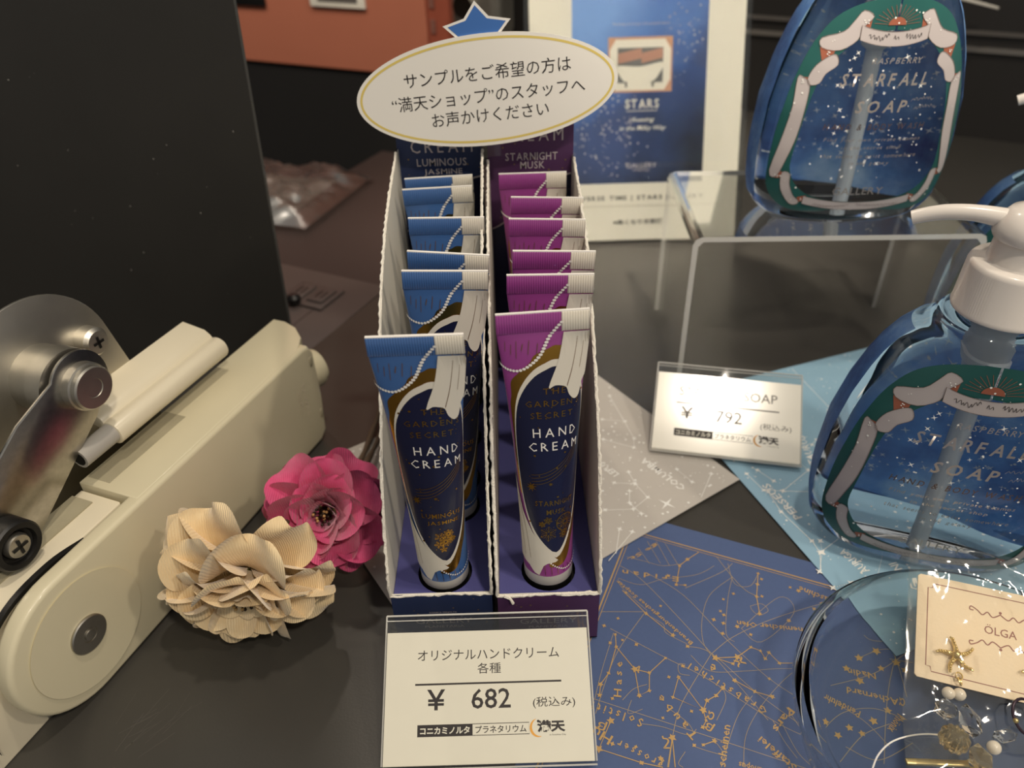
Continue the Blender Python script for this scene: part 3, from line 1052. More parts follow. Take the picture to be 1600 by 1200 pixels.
# ------------------------------------------------------------------ clear riser
RT = 0.1115
t = thing('acrylic_riser', 'clear acrylic riser holding up the rear soap bottle', 'riser', (0.197, 0.464, 0), (0, 0, radians(-2.2)))
hw, hd, th = 0.0855, 0.053, 0.0032
RX = Matrix(((1, 0, 0, 0), (0, 0, 1, 0), (0, 1, 0, 0), (0, 0, 0, 1)))
outr = [(-hw, 0), (-hw, RT - .005), (-hw + .0015, RT - .0015), (-hw + .005, RT), (hw - .005, RT), (hw - .0015, RT - .0015), (hw, RT - .005), (hw, 0)]
innr = [(-hw + th, 0), (-hw + th, RT - th - .003), (-hw + th + .003, RT - th), (hw - th - .003, RT - th), (hw - th, RT - th - .003), (hw - th, 0)]
innr = [innr[0], innr[1], innr[1], innr[2], innr[3], innr[4], innr[4], innr[5]]
mb = MB()
for k in range(7):
    for pr, flip in ((outr, False), (innr, True)):
        (x0, z0), (x1, z1) = pr[k], pr[k + 1]
        if (x0, z0) == (x1, z1):
            continue
        q4 = (0, 1, 2, 3)
        mb.add([(x0, -hd, z0), (x0, hd, z0), (x1, hd, z1), (x1, -hd, z1)], [q4[::-1] if flip else q4], M_sheet)
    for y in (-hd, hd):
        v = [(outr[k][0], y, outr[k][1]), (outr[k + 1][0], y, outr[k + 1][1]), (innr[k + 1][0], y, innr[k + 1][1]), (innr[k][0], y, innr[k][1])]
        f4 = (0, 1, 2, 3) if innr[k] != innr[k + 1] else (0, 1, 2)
        mb.add(v, [f4], M_edgeglow)  # rim faces coloured pale to imitate their glow
# polished bends catch the light
for sx in (-1, 1):
    mb.prism([(sx * (hw - .0001), RT - .006), (sx * (hw - .0012), RT - .0012), (sx * (hw - .006), RT - .0001), (sx * (hw - th), RT - th)], -hd + .0002, hd - .0002, M_bend, RX)
mb.build('bent_sheet', t)

# ------------------------------------------------------------------ soap bottles
ZS = [0, .004, .012, .022, .035, .046, .069, .0905, .105, .114, .122, .127, .130, .1318]
AS = [.040, .0475, .0535, .0555, .0565, .0565, .0550, .0505, .0458, .0420, .0370, .0315, .0265, .0242]
BS = [.021, .0255, .0290, .0302, .0308, .0308, .0300, .0282, .0266, .0258, .0250, .0245, .0243, .0242]
NE = [2.6, 2.6, 2.6, 2.6, 2.6, 2.6, 2.6, 2.5, 2.4, 2.3, 2.2, 2.1, 2.0, 2.0]


def bottle_fn(x, z, off, side=-1):
    A, B, N = interp(ZS, AS, z), interp(ZS, BS, z), interp(ZS, NE, z)
    q = min(.9999, abs(x) / A)
    y = B * (1 - q ** N) ** (1 / N)
    # outward offset along an approximate normal
    return (x * (1 + off / A), side * (y + off), z)


def stars_on(mb, fn, rr, n, box, ok, m, big=.0017, L=None):
    k = 0
    while k < n:
        x, z = rr.uniform(box[0], box[1]), rr.uniform(box[2], box[3])
        if not ok(x, z):
            continue
        k += 1
        q = rr.random()
        if q < .28:
            mb.decal(star(x, z, rr.uniform(.6, 1) * big, 4, .22, rr.uniform(.3, 1.2)), m, fn, .0009)
        else:
            mb.decal(dot(x, z, rr.uniform(.0002, .00055), 6), m, fn, .0009)


OUTER = [(.0005, .0128), (.012, .0118), (.022, .0102), (.034, .0102), (.043, .0140), (.0490, .0215), (.0508, .034), (.0500, .054), (.0470, .074), (.0422, .0915), (.0365, .1045), (.0290, .1145), (.0190, .1205), (.0080, .1232), (.0005, .1236)]
INNER = [(.0005, .0165), (.010, .0170), (.018, .0180), (.026, .0200), (.0325, .0235), (.0375, .0290), (.0405, .038), (.0390, .054), (.0365, .072), (.0330, .0850), (.0290, .0925), (.0240, .0985), (.0170, .1040), (.0080, .1075), (.0005, .1085)]

_bottle = {}


def make_bottle_meshes(root):
    # clear body filled with clear soap (one solid of refracting material)
    n = 72
    rows = []
    zz = smooth_path([(z, A_, B_, N_) for z, A_, B_, N_ in zip(ZS, AS, BS, NE)], 4)
    v, f = [], []
    prof = [(q[0], q[1], q[2], q[3]) for q in zz]
    prof = [(0.0022, .012, .006, 2.2), (.0012, .030, .0145, 2.4)] + [(max(q[0], .0), q[1], q[2], q[3]) for q in prof]
    prof += [(.1332, .0238, .0238, 2), (.1338, .0215, .0215, 2), (.1340, .0165, .0165, 2), (.1350, .0155, .0155, 2), (.147, .0155, .0155, 2), (.1475, .010, .010, 2)]
    for z, A_, B_, N_ in prof:
        b0 = len(v)
        for i in range(n):
            a_ = 2 * pi * i / n
            c, s = cos(a_), sin(a_)
            v.append((A_ * math.copysign(abs(c) ** (2 / N_), c), B_ * math.copysign(abs(s) ** (2 / N_), s), z))
        rows.append(b0)
    for r0, r1 in zip(rows[:-1], rows[1:]):
        for i in range(n):
            j = (i + 1) % n
            f.append((r0 + i, r0 + j, r1 + j, r1 + i))
    f.append(tuple(range(n))[::-1])
    f.append(tuple(range(rows[-1], rows[-1] + n)))
    mb = MB()
    mb.add(v, f, mat('clear_soap', (240, 246, 252), 0.015, trans=1.0, ior=1.36), True)
    mb.build('bottle_body', root, angle=60)
    # label on the rear face: galaxy picture seen through the soap
    mb = MB()
    g, q = [], []
    nx, nz = 60, 44
    for j in range(nz + 1):
        for i in range(nx + 1):
            ph = radians(-104 + 208 * i / nx)
            z = .0115 + .1150 * j / nz
            if j == 0:
                z -= .0048 * sin(2.6 * sin(ph) - .3)
            A, B, N = interp(ZS, AS, z) + .0006, interp(ZS, BS, z) + .0006, interp(ZS, NE, z)
            sp, cp = sin(ph), cos(ph)
            g.append((A * math.copysign(abs(sp) ** (2 / N), sp), B * math.copysign(abs(cp) ** (2 / N), cp), z))
    for j in range(nz):
        for i in range(nx):
            k = j * (nx + 1) + i
            q.append((k, k + nx + 1, k + nx + 2, k + 1))
    mb.add(g, q, M_galaxy, True)
    rr = random.Random(21)
    k = 0
    for _ in range(260):
        z = rr.uniform(.028, .118)
        x = rr.uniform(-.93, .93) * interp(ZS, AS, z)
        gg = star(x, z, rr.uniform(.0008, .0022), 4, .2, rr.uniform(0, 1.5)) if rr.random() < .35 else dot(x, z, rr.uniform(.0002, .0006), 6)
        mb.add([bottle_fn(a_, c, .0004, 1) for a_, c in gg[0]], gg[1], M_whiteprint)
    mb.build('rear_label', root, angle=180)
    # label on the front face
    mb = MB()
    fn = lambda x, z, off: bottle_fn(x, z, off, -1)
    so, si = smooth_path(OUTER, 4), smooth_path(INNER, 4)
    for sg in (1, -1):
        v, f = [], []
        m_ = len(so)
        K = 4
        for i in range(m_):
            for k in range(K + 1):
                t_ = k / K
                v.append(((so[i][0] * (1 - t_) + si[i][0] * t_) * sg, so[i][1] * (1 - t_) + si[i][1] * t_))
        for i in range(m_ - 1):
            for k in range(K):
                p = i * (K + 1) + k
                q4 = (p, p + K + 1, p + K + 2, p + 1)
                f.append(q4 if sg > 0 else q4[::-1])
        mb.decal((v, f), M_teal, fn, .0005)
        mv = [(x * sg, z) for x, z in so]
        # ribbons
        rib = [[(.0120, .1150), (.0170, .1178), (.0205, .1135), (.0250, .1080), (.0345, .1045), (.0340, .0998), (.0255, .0990), (.0180, .1040), (.0165, .1095)],
               [(.0265, .0965), (.0295, .0965), (.0355, .0915), (.0385, .0850), (.0375, .0815), (.0330, .0825), (.0305, .0875), (.0255, .0920)],
               [(.0405, .0850), (.0430, .0845), (.0438, .0700), (.0460, .0550), (.0495, .0330), (.0460, .0300), (.0425, .0420), (.0395, .0550), (.0378, .0700), (.0372, .0815)],
               [(.0395, .0330), (.0435, .0330), (.0425, .0230), (.0370, .0150), (.0330, .0145), (.0320, .0168), (.0355, .0200), (.0385, .0265)]]
        for pts in rib:
            pp = [(x * sg, z) for x, z in smooth_path(pts, 3, True)]
            mb.decal(poly(pp if sg > 0 else pp[::-1]), M_labelrib, fn, .0007, L=.005)
            mb.decal(line(pp, .00022, True), M_labelline, fn, .0009)
        for pts in ([(.0125, .1150), (.0178, .1150), (.0172, .1090), (.0130, .1095)], [(.0275, .1000), (.0350, .1000), (.0335, .0935), (.0290, .0950)],
                    [(.0382, .0850), (.0420, .0850), (.0410, .0795), (.0382, .0810)], [(.0435, .0335), (.0478, .0330), (.0465, .0290), (.0440, .0295)], [(.0288, .0205), (.0335, .0190), (.0318, .0160), (.0290, .0175)]):
            pp = [(x * sg, z) for x, z in pts]
            mb.decal(poly(pp if sg < 0 else pp[::-1]), M_rust, fn, .0006, L=.005)
            cx, cz = sum(p[0] for p in pp) / 4, sum(p[1] for p in pp) / 4
            for _ in range(4):
                mb.decal(dot(cx + rr.uniform(-.0014, .0014), cz + rr.uniform(-.0014, .0014), .00032, 6), M_whiteprint, fn, .0009)
    # banners
    top = [(x, .1075 - .0032 * (1 - (x / .017) ** 2)) for x in [-.017 + .034 * i / 16 for i in range(17)]]
    mb.decal(poly([(x, z - .0035) for x, z in top] + [(x, z + .0035) for x, z in reversed(top)]), M_labelrib, fn, .0010, L=.004)
    mb.decal(line([(x, z - .0035) for x, z in top] + [(x, z + .0035) for x, z in reversed(top)], .00022, True), M_labelline, fn, .0012)
    mb.decal(line(scrawl(-.013, -.003, .1066, .0014, 15, 4, .002), .00022), M_ink, fn, .0012)
    mb.decal(line(scrawl(-.0005, .002, .1050, .0012, 5, 9), .00022), M_ink, fn, .0012)
    mb.decal(line(scrawl(.005, .0135, .1066, .0014, 13, 6, .0015), .00022), M_ink, fn, .0012)
    bot = [(x, .0178 - .0036 * (1 - (x / .030) ** 2)) for x in [-.030 + .060 * i / 20 for i in range(21)]]
    mb.decal(poly([(x, z - .0024) for x, z in bot] + [(x, z + .0024) for x, z in reversed(bot)]), M_labelrib, fn, .0010, L=.004)
    mb.decal(line([(x, z - .0024) for x, z in bot] + [(x, z + .0024) for x, z in reversed(bot)], .00022, True), M_labelline, fn, .0012)
    mb.decal(line(scrawl(-.024, -.004, .0152, .0009, 26, 14, .001), .0002), M_labelline, fn, .0012)
    mb.decal(line(scrawl(.000, .024, .0152, .0009, 30, 16, .001), .0002), M_labelline, fn, .0012)
    # rising sun above the banner
    sun = [(.0045 * cos(pi * i / 12), .1108 + .0038 * sin(pi * i / 12)) for i in range(13)]
    mb.decal(poly(sun), M_rust, fn, .0008, L=.004)
    for i in range(15):
        a_ = pi * (i + .5) / 15
        mb.decal(line([(.0050 * cos(a_), .1108 + .0044 * sin(a_)), (.0115 * cos(a_), .1108 + .0095 * sin(a_))], .00018), M_rust, fn, .0008)
    for s, cx, z, wd, h, mm, kw in (('RASPBERRY', .004, .0938, .026, .0030, M_silver, dict(shear=.25, spacing=.16)), ('STARFALL', -.0005, .0845, .0450, .0066, M_silver, dict(shear=.22, bold=.02, spacing=.22)),
                                   ('SOAP', .0005, .0708, .0270, .0064, M_silver, dict(shear=.22, bold=.02, spacing=.24)), ('HAND & BODY WASH', -.0005, .0602, .0540, .0034, M_dimfoil, dict(shear=.22, bold=.012, spacing=.20)),
                                   ('Find your own private cosmos', 0, .0530, .0520, .0026, M_silver, dict(shear=.2, spacing=.13)), ('in the secret shop', 0, .0486, .0320, .0025, M_silver, dict(shear=.2, spacing=.13)),
                                   ('that seems to exist somewhere', 0, .0442, .0520, .0024, M_silver, dict(shear=.2, spacing=.13)), ('in the galaxy', .001, .0398, .0220, .0026, M_silver, dict(shear=.2, spacing=.13)),
                                   ('GALLERY', -.001, .0235, .0280, .0044, M_silver, dict(spacing=.10)), ('PLANETARIA', -.001, .0122, .0220, .0017, M_silver, dict(spacing=.10))):
        mb.decal(text(s, cx, z, wd, h, **kw), mm, fn, .0009)
    mb.decal(line(scrawl(.016, .028, .0735, .0010, 14, 31, -.001), .00018), M_silver, fn, .0009)
    mb.decal(line(scrawl(.018, .031, .0695, .0010, 16, 33, -.001), .00018), M_silver, fn, .0009)
    ok = lambda x, z: True
    stars_on(mb, fn, random.Random(8), 80, (-.033, .033, .030, .098), lambda x, z: abs(x) < interp([.02, .04, .07, .1], [.026, .034, .031, .018], z), M_whiteprint)
    stars_on(mb, fn, random.Random(9), 36, (-.045, .045, .012, .12), lambda x, z: abs(x) > interp([.01, .02, .04, .07, .1, .11], [.0, .03, .044, .04, .028, .0], z) and abs(x) < interp([.01, .02, .04, .07, .1, .12], [.03, .045, .048, .044, .036, .015], z), M_whiteprint, .0006)
    mb.build('front_label', root, angle=180)
    # dip tube and its holder
    mb = MB()
    mb.lathe([(0, .004), (.0042, .004), (.0042, .094), (.0068, .096), (.0076, .098), (.0076, .112), (.0084, .113), (.0084, .116), (.0076, .117), (.0076, .139), (0, .139)], M_dip, 24)
    mb.build('dip_tube', root)
    # ribbed collar
    mb = MB()
    n = 120
    v, f = [], []
    prof = [(.0186, .1375, 0), (.0202, .1375, 0), (.0205, .1385, 0), (.0202, .1395, 1), (.0194, .1575, 1), (.0188, .1592, 0), (.0178, .1600, 0), (.0135, .1602, 0), (.0130, .1608, 0), (.0126, .1695, 0), (.0100, .1700, 0)]
    for r, z, k in prof:
        for i in range(2 * n):
            rr_ = r - (.00022 if (k and i % 2) else 0)
            a_ = pi * i / n
            v.append((rr_ * cos(a_), rr_ * sin(a_), z))
    for j in range(len(prof) - 1):
        for i in range(2 * n):
            k = (i + 1) % (2 * n)
            f.append((j * 2 * n + i, j * 2 * n + k, (j + 1) * 2 * n + k, (j + 1) * 2 * n + i))
    mb.add(v, f, M_pump, True)
    mb.build('pump_collar', root, angle=50)
    # pump head and nozzle
    head = MB()
    head.lathe([(.0095, .1700), (.0140, .1702), (.0146, .1715), (.0146, .1745), (.0134, .1775), (.0105, .1815), (.0060, .1832), (0, .1836)], M_pump, 40)
    h = head.build('pump_head', root)
    return h


def make_nozzle(h, ang):
    mb = MB()
    path = [(.006, .176), (.012, .1768), (.022, .1772), (.031, .1762), (.038, .1742), (.044, .1716)]
    path = smooth_path(path, 4)
    P = [(x * cos(ang), x * sin(ang), z) for x, z in path]
    rr_ = [interp([0, .4, 1], [.0046, .0034, .0030], i / (len(P) - 1)) for i in range(len(P))]
    mb.tube(P, rr_, M_pump, 16)
    e, d_ = Vector(P[-1]), (Vector(P[-1]) - Vector(P[-2])).normalized()
    mb.tube([e - d_ * .0005, e + d_ * .0001], .0019, M_inkgrey, 12)
    mb.build('nozzle', h)


FB = (0.2095, 0.2795, 0.0009 + .0005)
front = thing('soap_bottle', 'clear pump soap bottle at the right standing on the pale blue sheet', 'soap bottle', FB, (0, 0, radians(-18)), 'pump soap bottles')
h = make_bottle_meshes(front)
make_nozzle(h, radians(172))


def bottle_copy(label, loc, yaw, noz):
    r_ = thing('soap_bottle', label, 'soap bottle', loc, (0, 0, yaw), 'pump soap bottles')
    for ch in list(front.children):
        c = ch.copy()
        COL.objects.link(c)
        c.parent = r_
        if ch.name.startswith('pump_head'):
            make_nozzle(c, noz)
    return r_


bottle_copy('clear pump soap bottle raised on the acrylic riser', (0.2035, 0.4500, RT + .0003), radians(-1), radians(40))
bottle_copy('soap bottle standing on the counter beyond the riser with only its shoulder showing', (0.343, 0.441, 0.0003), radians(-20), radians(176))

# clear sticker strip over the bottle mouths is part of the wrap: thin shelf tag jutting from the wall panel
q = Vector((0.4925, 0.88, 0.150))
t = thing('shelf_tag', 'narrow white shelf tag jutting out above the rear soap bottle', 'tag', q, (0, radians(14), 0))
mb = MB()
mb.prism([(-.06, -.012), (-.02, -.010), (.030, -.0030), (.0335, -.001), (.0335, .001), (.030, .002), (-.02, .006), (-.06, .008)], -.0012, .0012, M_white_paper, bevel=.0004, seg=2)
mb.build('tag_strip', t)
mb = MB()
p0, p1 = Vector((-.058, 0, 0)), Vector((-.055, .065, .03))
mb.tube([p0, (p0 + p1) / 2, p1], .002, M_rail, 8)
mb.build('tag_clip', t)

# ------------------------------------------------------------------ poster in a leaning clear stand
PL = radians(19)
t = thing('poster_stand', 'white poster with a starry blue picture in a leaning clear stand', 'poster', (0.115, 0.644, 0.0))


def pf(u, v_, off):
    return (u, v_ * sin(PL) - off * cos(PL) - .0016, .002 + v_ * cos(PL) + off * sin(PL))


mb = MB()
PW, PH = .0915, .257
a_ = [pf(x, y, 0) for x, y in ((-PW, 0), (PW, 0), (PW, PH), (-PW, PH))]
b_ = [pf(x, y, -.0004) for x, y in ((-PW, 0), (PW, 0), (PW, PH), (-PW, PH))]
mb.add(a_ + b_, [(0, 1, 2, 3), (7, 6, 5, 4), (0, 4, 5, 1), (1, 5, 6, 2), (2, 6, 7, 3), (3, 7, 4, 0)], M_white_paper)
mb.decal(rect(-.0555, .050, .060, .242), M_night, pf, .0001)
rr = random.Random(17)
for _ in range(260):
    x, y = rr.gauss(-.030, .020), rr.gauss(.095, .030)
    if rr.random() < .3:
        x, y = rr.gauss(.045, .010), rr.gauss(.175, .02)
    if -.054 < x < .058 and .055 < y < .235 and not (-.027 < x < .032 and .124 < y < .172):
        mb.decal(dot(x, y, rr.uniform(.0003, .0009), 6), M_boxprint, pf, .0002)
# framed bathtub drawing
PXc, PYc = .0028, .148
mb.decal(rect(PXc - .0275, PYc - .022, PXc + .0275, PYc + .022), mat('tan_print', (190, 142, 112), .5), pf, .0002)
oct_ = [(-.026, -.012), (-.021, -.0205), (.021, -.0205), (.026, -.012), (.026, .012), (.021, .020), (-.021, .020), (-.026, .012)]
mb.decal(poly([(PXc + x, PYc + y) for x, y in oct_]), M_white_paper, pf, .0003)
mb.decal(rect(PXc - .0195, PYc - .0145, PXc + .0195, PYc + .0135), mat('slate_print', (96, 96, 96), .5), pf, .0004)
for cx, wd in ((-.009, .020), (.010, .018)):
    mb.decal(poly([(PXc + cx - wd / 2, PYc + .001), (PXc + cx + wd / 2, PYc + .005), (PXc + cx + wd / 2, PYc + .013), (PXc + cx - wd / 2, PYc + .009)]), M_tanbanner, pf, .0005)
tub = smooth_path([(-.020, 0), (-.0165, -.009), (-.010, -.0135), (.008, -.0135), (.0155, -.008), (.0195, .0025), (.0, -.0005)], 4, True)
mb.decal(poly([(PXc + x, PYc + y - .001) for x, y in tub][::-1]), M_white_paper, pf, .0006)
for x in (-.012, .011):
    mb.decal(rect(PXc + x - .001, PYc - .018, PXc + x + .001, PYc - .0135), M_inkgrey, pf, .0006)
mb.decal(text('STARS', .005, .1165, .029, .0075, bold=.02, spacing=.16), M_white_paper, pf, .0003)
mb.decal(rect(-.0085, .1105, .0185, .1110), M_white_paper, pf, .0003)
mb.decal(text('floating', .006, .1030, .0200, .0046, shear=.3, bold=.01), M_white_paper, pf, .0003)
mb.decal(text('in the Milky Way', .006, .0960, .0410, .0048, shear=.3, bold=.01), M_white_paper, pf, .0003)
mb.decal(text('GALLERY', .0055, .0650, .0270, .0042), M_boxprint, pf, .0003)
mb.decal(text('PLANETARIA', .0055, .0610, .0150, .0016), M_boxprint, pf, .0003)
mb.decal(text('floating among a thousand stars', .003, .1800, .0480, .0024), M_boxprint, pf, .0003)
mb.decal(text('UNIVERSE TIME | STARS GALLERY', .0005, .0368, .122, .0050, bold=.03, spacing=.16), M_inkgrey, pf, .0003)
mb.decal(rect(-.06, .0300, .075, .0303), M_boxdots, pf, .0003)
mb.decal(text('※無くなり次第終了', .0060, .0160, .050, .0046, bold=.02), M_inkgrey, pf, .0003)
mb.build('poster_sheet', t)
mb = MB()
prof = [(-.0030, 0), (-.0030, .004), (-.0030 + PH * sin(PL) + .002, PH * cos(PL) + .004), (.0 + PH * sin(PL) + .002, PH * cos(PL) + .004 - .001), (.0012, .0035), (.06, .0030), (.06, 0)]
SW = PW + .0045
# front sheet (clear, two thin plates and a foot)
for off, k in ((.0012, .0012), (-.0026, .0016)):
    A_ = [pf(x, y, off) for x, y in ((-SW, -.001), (SW, -.001), (SW, PH + .004), (-SW, PH + .004))]
    B_ = [pf(x, y, off + k) for x, y in ((-SW, -.001), (SW, -.001), (SW, PH + .004), (-SW, PH + .004))]
    mb.add(A_ + B_, [(3, 2, 1, 0), (4, 5, 6, 7), (0, 1, 5, 4), (1, 2, 6, 5), (2, 3, 7, 6), (3, 0, 4, 7)], M_acrylic)
mb.box((-SW, -.003, 0.0002), (SW, .09, .0018), M_acrylic)
mb.build('acrylic_stand', t)

# ------------------------------------------------------------------ hand cream boxes
PROF = {'blue': [(.2222, .0335), (.2240, .050), (.2420, .084), (.2664, .1116), (.2945, .1400), (.3366, .1610), (.396, .1740)],
        'plum': [(.2205, .0335), (.2225, .047), (.2360, .076), (.2500, .100), (.2830, .1280), (.3130, .1500), (.3450, .1600), (.396, .1680)]}
INS = 0.0313


def torn(mb, pts, r, seed):
    rr_ = random.Random(seed)
    P = []
    for i in range(len(pts) - 1):
        a_, b_ = Vector(pts[i]), Vector(pts[i + 1])
        n_ = max(1, int((b_ - a_).length / .0016))
        for k in range(n_):
            p = a_.lerp(b_, k / n_)
            P.append(p + Vector((rr_.uniform(-.0003, .0003), rr_.uniform(-.0003, .0003), rr_.uniform(-.00035, .00035))))
    P.append(Vector(pts[-1]))
    mb.tube(P, [rr_.uniform(.6, 1.15) * r for _ in P], M_torn, 6)


def hand_box(kind, label, xl, xr, yf, yb, mo, word, holes):
    """tray box with torn-open front, tall printed back; holes = list of (x, y, r)"""
    cx = (xl + xr) / 2
    t = thing('display_box', label, 'display box', (cx, yf, 0.0020), (0, 0, 0))
    w2 = (xr - xl) / 2
    D = yb - yf
    pr = smooth_path([(y - yf, z - .002) for y, z in PROF[kind]], 5)
    pr = [(max(0.0, y), z) for y, z in pr]
    T = .0007
    FH = pr[0][1]
    BH = .2000
    mb = MB()
    # front wall
    mb.box((-w2, 0, 0), (w2, T, FH), mo)
    mb.box((-w2 + T, T, 0), (w2 - T, T * 2, FH), M_box_white)
    # base
    mb.box((-w2, 0, 0), (w2, D, .0006), mo)
    # back wall: printed towards the front
    mb.box((-w2, D - T, 0), (w2, D, BH), mo)
    # side walls
    for sg in (-1, 1):
        out = [(0, 0)] + pr + [(D, pr[-1][1]), (D, 0)]
        xo, xi = sg * w2, sg * (w2 - T)
        k = len(out)
        mb.add([(xo, y, z) for y, z in out], [tuple(range(k)) if sg > 0 else tuple(range(k))[::-1]], mo)
        mb.add([(xi, y, z) for y, z in out], [tuple(range(k)) if sg < 0 else tuple(range(k))[::-1]], M_box_white)
        mb.add([(xo, y, z) for y, z in pr] + [(xi, y, z) for y, z in pr], [(i, i + 1, len(pr) + i + 1, len(pr) + i) for i in range(len(pr) - 1)], M_torn)
    # print on the front
    ff = lambda x, z, off: (x, -off, z)
    rr_ = random.Random(len(label))
    for _ in range(16):
        mb.decal(dot(rr_.uniform(-w2 * .9, w2 * .9), rr_.uniform(.003, FH - .003), rr_.uniform(.0002, .0006), 6), M_boxdots, ff, .0001)
    mb.decal(text('KONICA MINOLTA', 0, .0195, .0125, .0010), M_boxprint, ff, .0001)
    mb.decal(text('GALLERY', 0, .0135, .0260, .0036), M_boxprint, ff, .0001)
    mb.decal(text('PLANETARIA', 0, .0094, .0180, .0016), M_boxprint, ff, .0001)
    # print on the tall back
    bf = lambda x, z, off: (x, D - T - off, z)
    bl = kind == 'blue'
    mb.decal(text('CREAM', 0.001, .1725 if bl else .1772, .0325, .0068, spacing=.30), M_boxprint, bf, .0002)
    mb.decal(text(word[0], .0005, .1640 if bl else .1657, .0265 if bl else .0278, .0042, bold=.008, spacing=.14), M_boxprint, bf, .0002)
    mb.decal(text(word[1], .0010, .1585 if bl else .1610, .0205 if bl else .0130, .0040, bold=.008, spacing=.14), M_boxprint, bf, .0002)
    for _ in range(34):
        mb.decal(dot(rr_.uniform(-w2 * .95, w2 * .95), rr_.uniform(.10, BH - .004), rr_.uniform(.00025, .0007), 6), M_boxdots, bf, .0001)
    arch = smooth_path([(w2 - .001, .156), (w2 * .6, .1535), (w2 * .2, .146), (-w2 * .2, .137), (-w2 * .7, .128), (-w2 + .001, .125)], 8)
    mb.decal(poly([(-w2 + .001, .02)] + [(w2 - .001, .02)] + arch), M_navy, bf, .0001)
    mb.decal(line(arch, .0009), M_boxprint, bf, .0003)
    mb.build('card_shell', t)
    # torn edge all round the opening
    mb = MB()
    path = [(-w2, y, z) for y, z in reversed(pr)] + [(-w2 * .2, .0003, FH), (w2 * .4, .0003, FH + .0003)] + [(w2, y, z) for y, z in pr]
    torn(mb, path, .00075, len(label) * 3)
    if kind == 'plum':
        torn(mb, [(-w2 + .003, -.0002, FH), (-w2 + .006, -.0010, FH - .001), (-w2 + .0068, -.0012, FH - .0036)], .0009, 5)
        torn(mb, [(w2 * .25, -.0002, FH + .0003), (w2 - .001, -.0003, FH + .0008)], .0010, 6)
    mb.build('torn_edge', t)
    # insert with round holes
    bm = bmesh.new()
    zi = INS - .002
    nseg = 28
    # ladder of cells, one per hole
    ys = [T * 2 + .0001]
    hs = sorted(holes, key=lambda q: q[1])
    for i in range(len(hs) - 1):
        ys.append((hs[i][1] + hs[i + 1][1]) / 2 - yf)
    ys.append(D - T - .0001)
    xa, xb = -w2 + T + .0002, w2 - T - .0002
    mbi = MB()
    for i, (hx, hy, hr) in enumerate(hs):
        hx, hy = hx - cx, hy - yf
        y0, y1 = ys[i], ys[i + 1]
        ring, outer = [], []
        for k in range(nseg):
            a__ = 2 * pi * k / nseg
            c, s = cos(a__), sin(a__)
            ring.append((hx + hr * c, hy + hr * s))
            # ray to rectangle
            tx = ((xb - hx) / c) if c > 1e-9 else ((xa - hx) / c if c < -1e-9 else 1e9)
            ty = ((y1 - hy) / s) if s > 1e-9 else ((y0 - hy) / s if s < -1e-9 else 1e9)
            tt = min(tx, ty)
            outer.append((hx + c * tt, hy + s * tt))
        v = [(x, y, zi) for x, y in ring] + [(x, y, zi) for x, y in outer] + [(x, y, zi - .0045) for x, y in ring]
        f = [(k, nseg + k, nseg + (k + 1) % nseg, (k + 1) % nseg) for k in range(nseg)]
        mbi.add(v, f, M_insert)
        corner = [(xa, y0), (xb, y0), (xb, y1), (xa, y1)]
        for (qx, qy) in corner:
            a__ = atan2(qy - hy, qx - hx) % (2 * pi)
            k = int(a__ / (2 * pi) * nseg) % nseg
            mbi.add([(outer[k][0], outer[k][1], zi), (qx, qy, zi), (outer[(k + 1) % nseg][0], outer[(k + 1) % nseg][1], zi)], [(0, 1, 2)], M_insert)
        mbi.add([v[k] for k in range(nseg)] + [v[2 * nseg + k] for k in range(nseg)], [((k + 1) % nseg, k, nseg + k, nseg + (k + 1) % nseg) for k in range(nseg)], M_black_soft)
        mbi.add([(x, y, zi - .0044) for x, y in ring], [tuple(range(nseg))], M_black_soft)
    bm.free()
    mbi.build('hole_insert', t)
    return t


ROW_Y = {'blue': [.2375, .2800, .3000, .3340, .3690, .3860], 'plum': [.2370, .2730, .2960, .3270, .3535, .3830]}
BX = {'blue': (-.0570, -.0118), 'plum': (-.0093, .0362)}
hole_x = {'blue': -.0335, 'plum': .0142}
hand_box('blue', 'navy tray box of blue hand cream tubes with a torn front edge', BX['blue'][0], BX['blue'][1], .2222, .402, M_box_blue, ('LUMINOUS', 'JASMINE'), [(hole_x['blue'] + (0 if i == 0 else .003), y, .0125) for i, y in enumerate(ROW_Y['blue'])])
hand_box('plum', 'plum tray box of magenta hand cream tubes with a torn front edge', BX['plum'][0], BX['plum'][1], .2205, .402, M_box_purple, ('STARNIGHT', 'MUSK'), [(hole_x['plum'], y, .0125) for y in ROW_Y['plum']])

# ------------------------------------------------------------------ hand cream tubes
TR, TWD, THT, TCR = .0111, .0175, .1335, .0085
TH1 = THT - TCR


def tube_sec(h):
    t_ = max(0.0, min(1.0, h / TH1))
    A = TR + (TWD - TR) * t_ ** 2.1
    B = TR * (1 - t_) ** .85 + .0006
    return A, B


def tube_fn(s, v_, off):
    h_ = v_ * THT
    A, B = tube_sec(h_)
    th_ = s * pi / 2
    if h_ > TH1:
        return (TWD * s_lin(s), -(.0006 + .0003 + off), h_)
    return ((A + off) * sin(th_), -(B + off) * cos(th_), h_)


def s_lin(s):
    return sin(s * pi / 2)


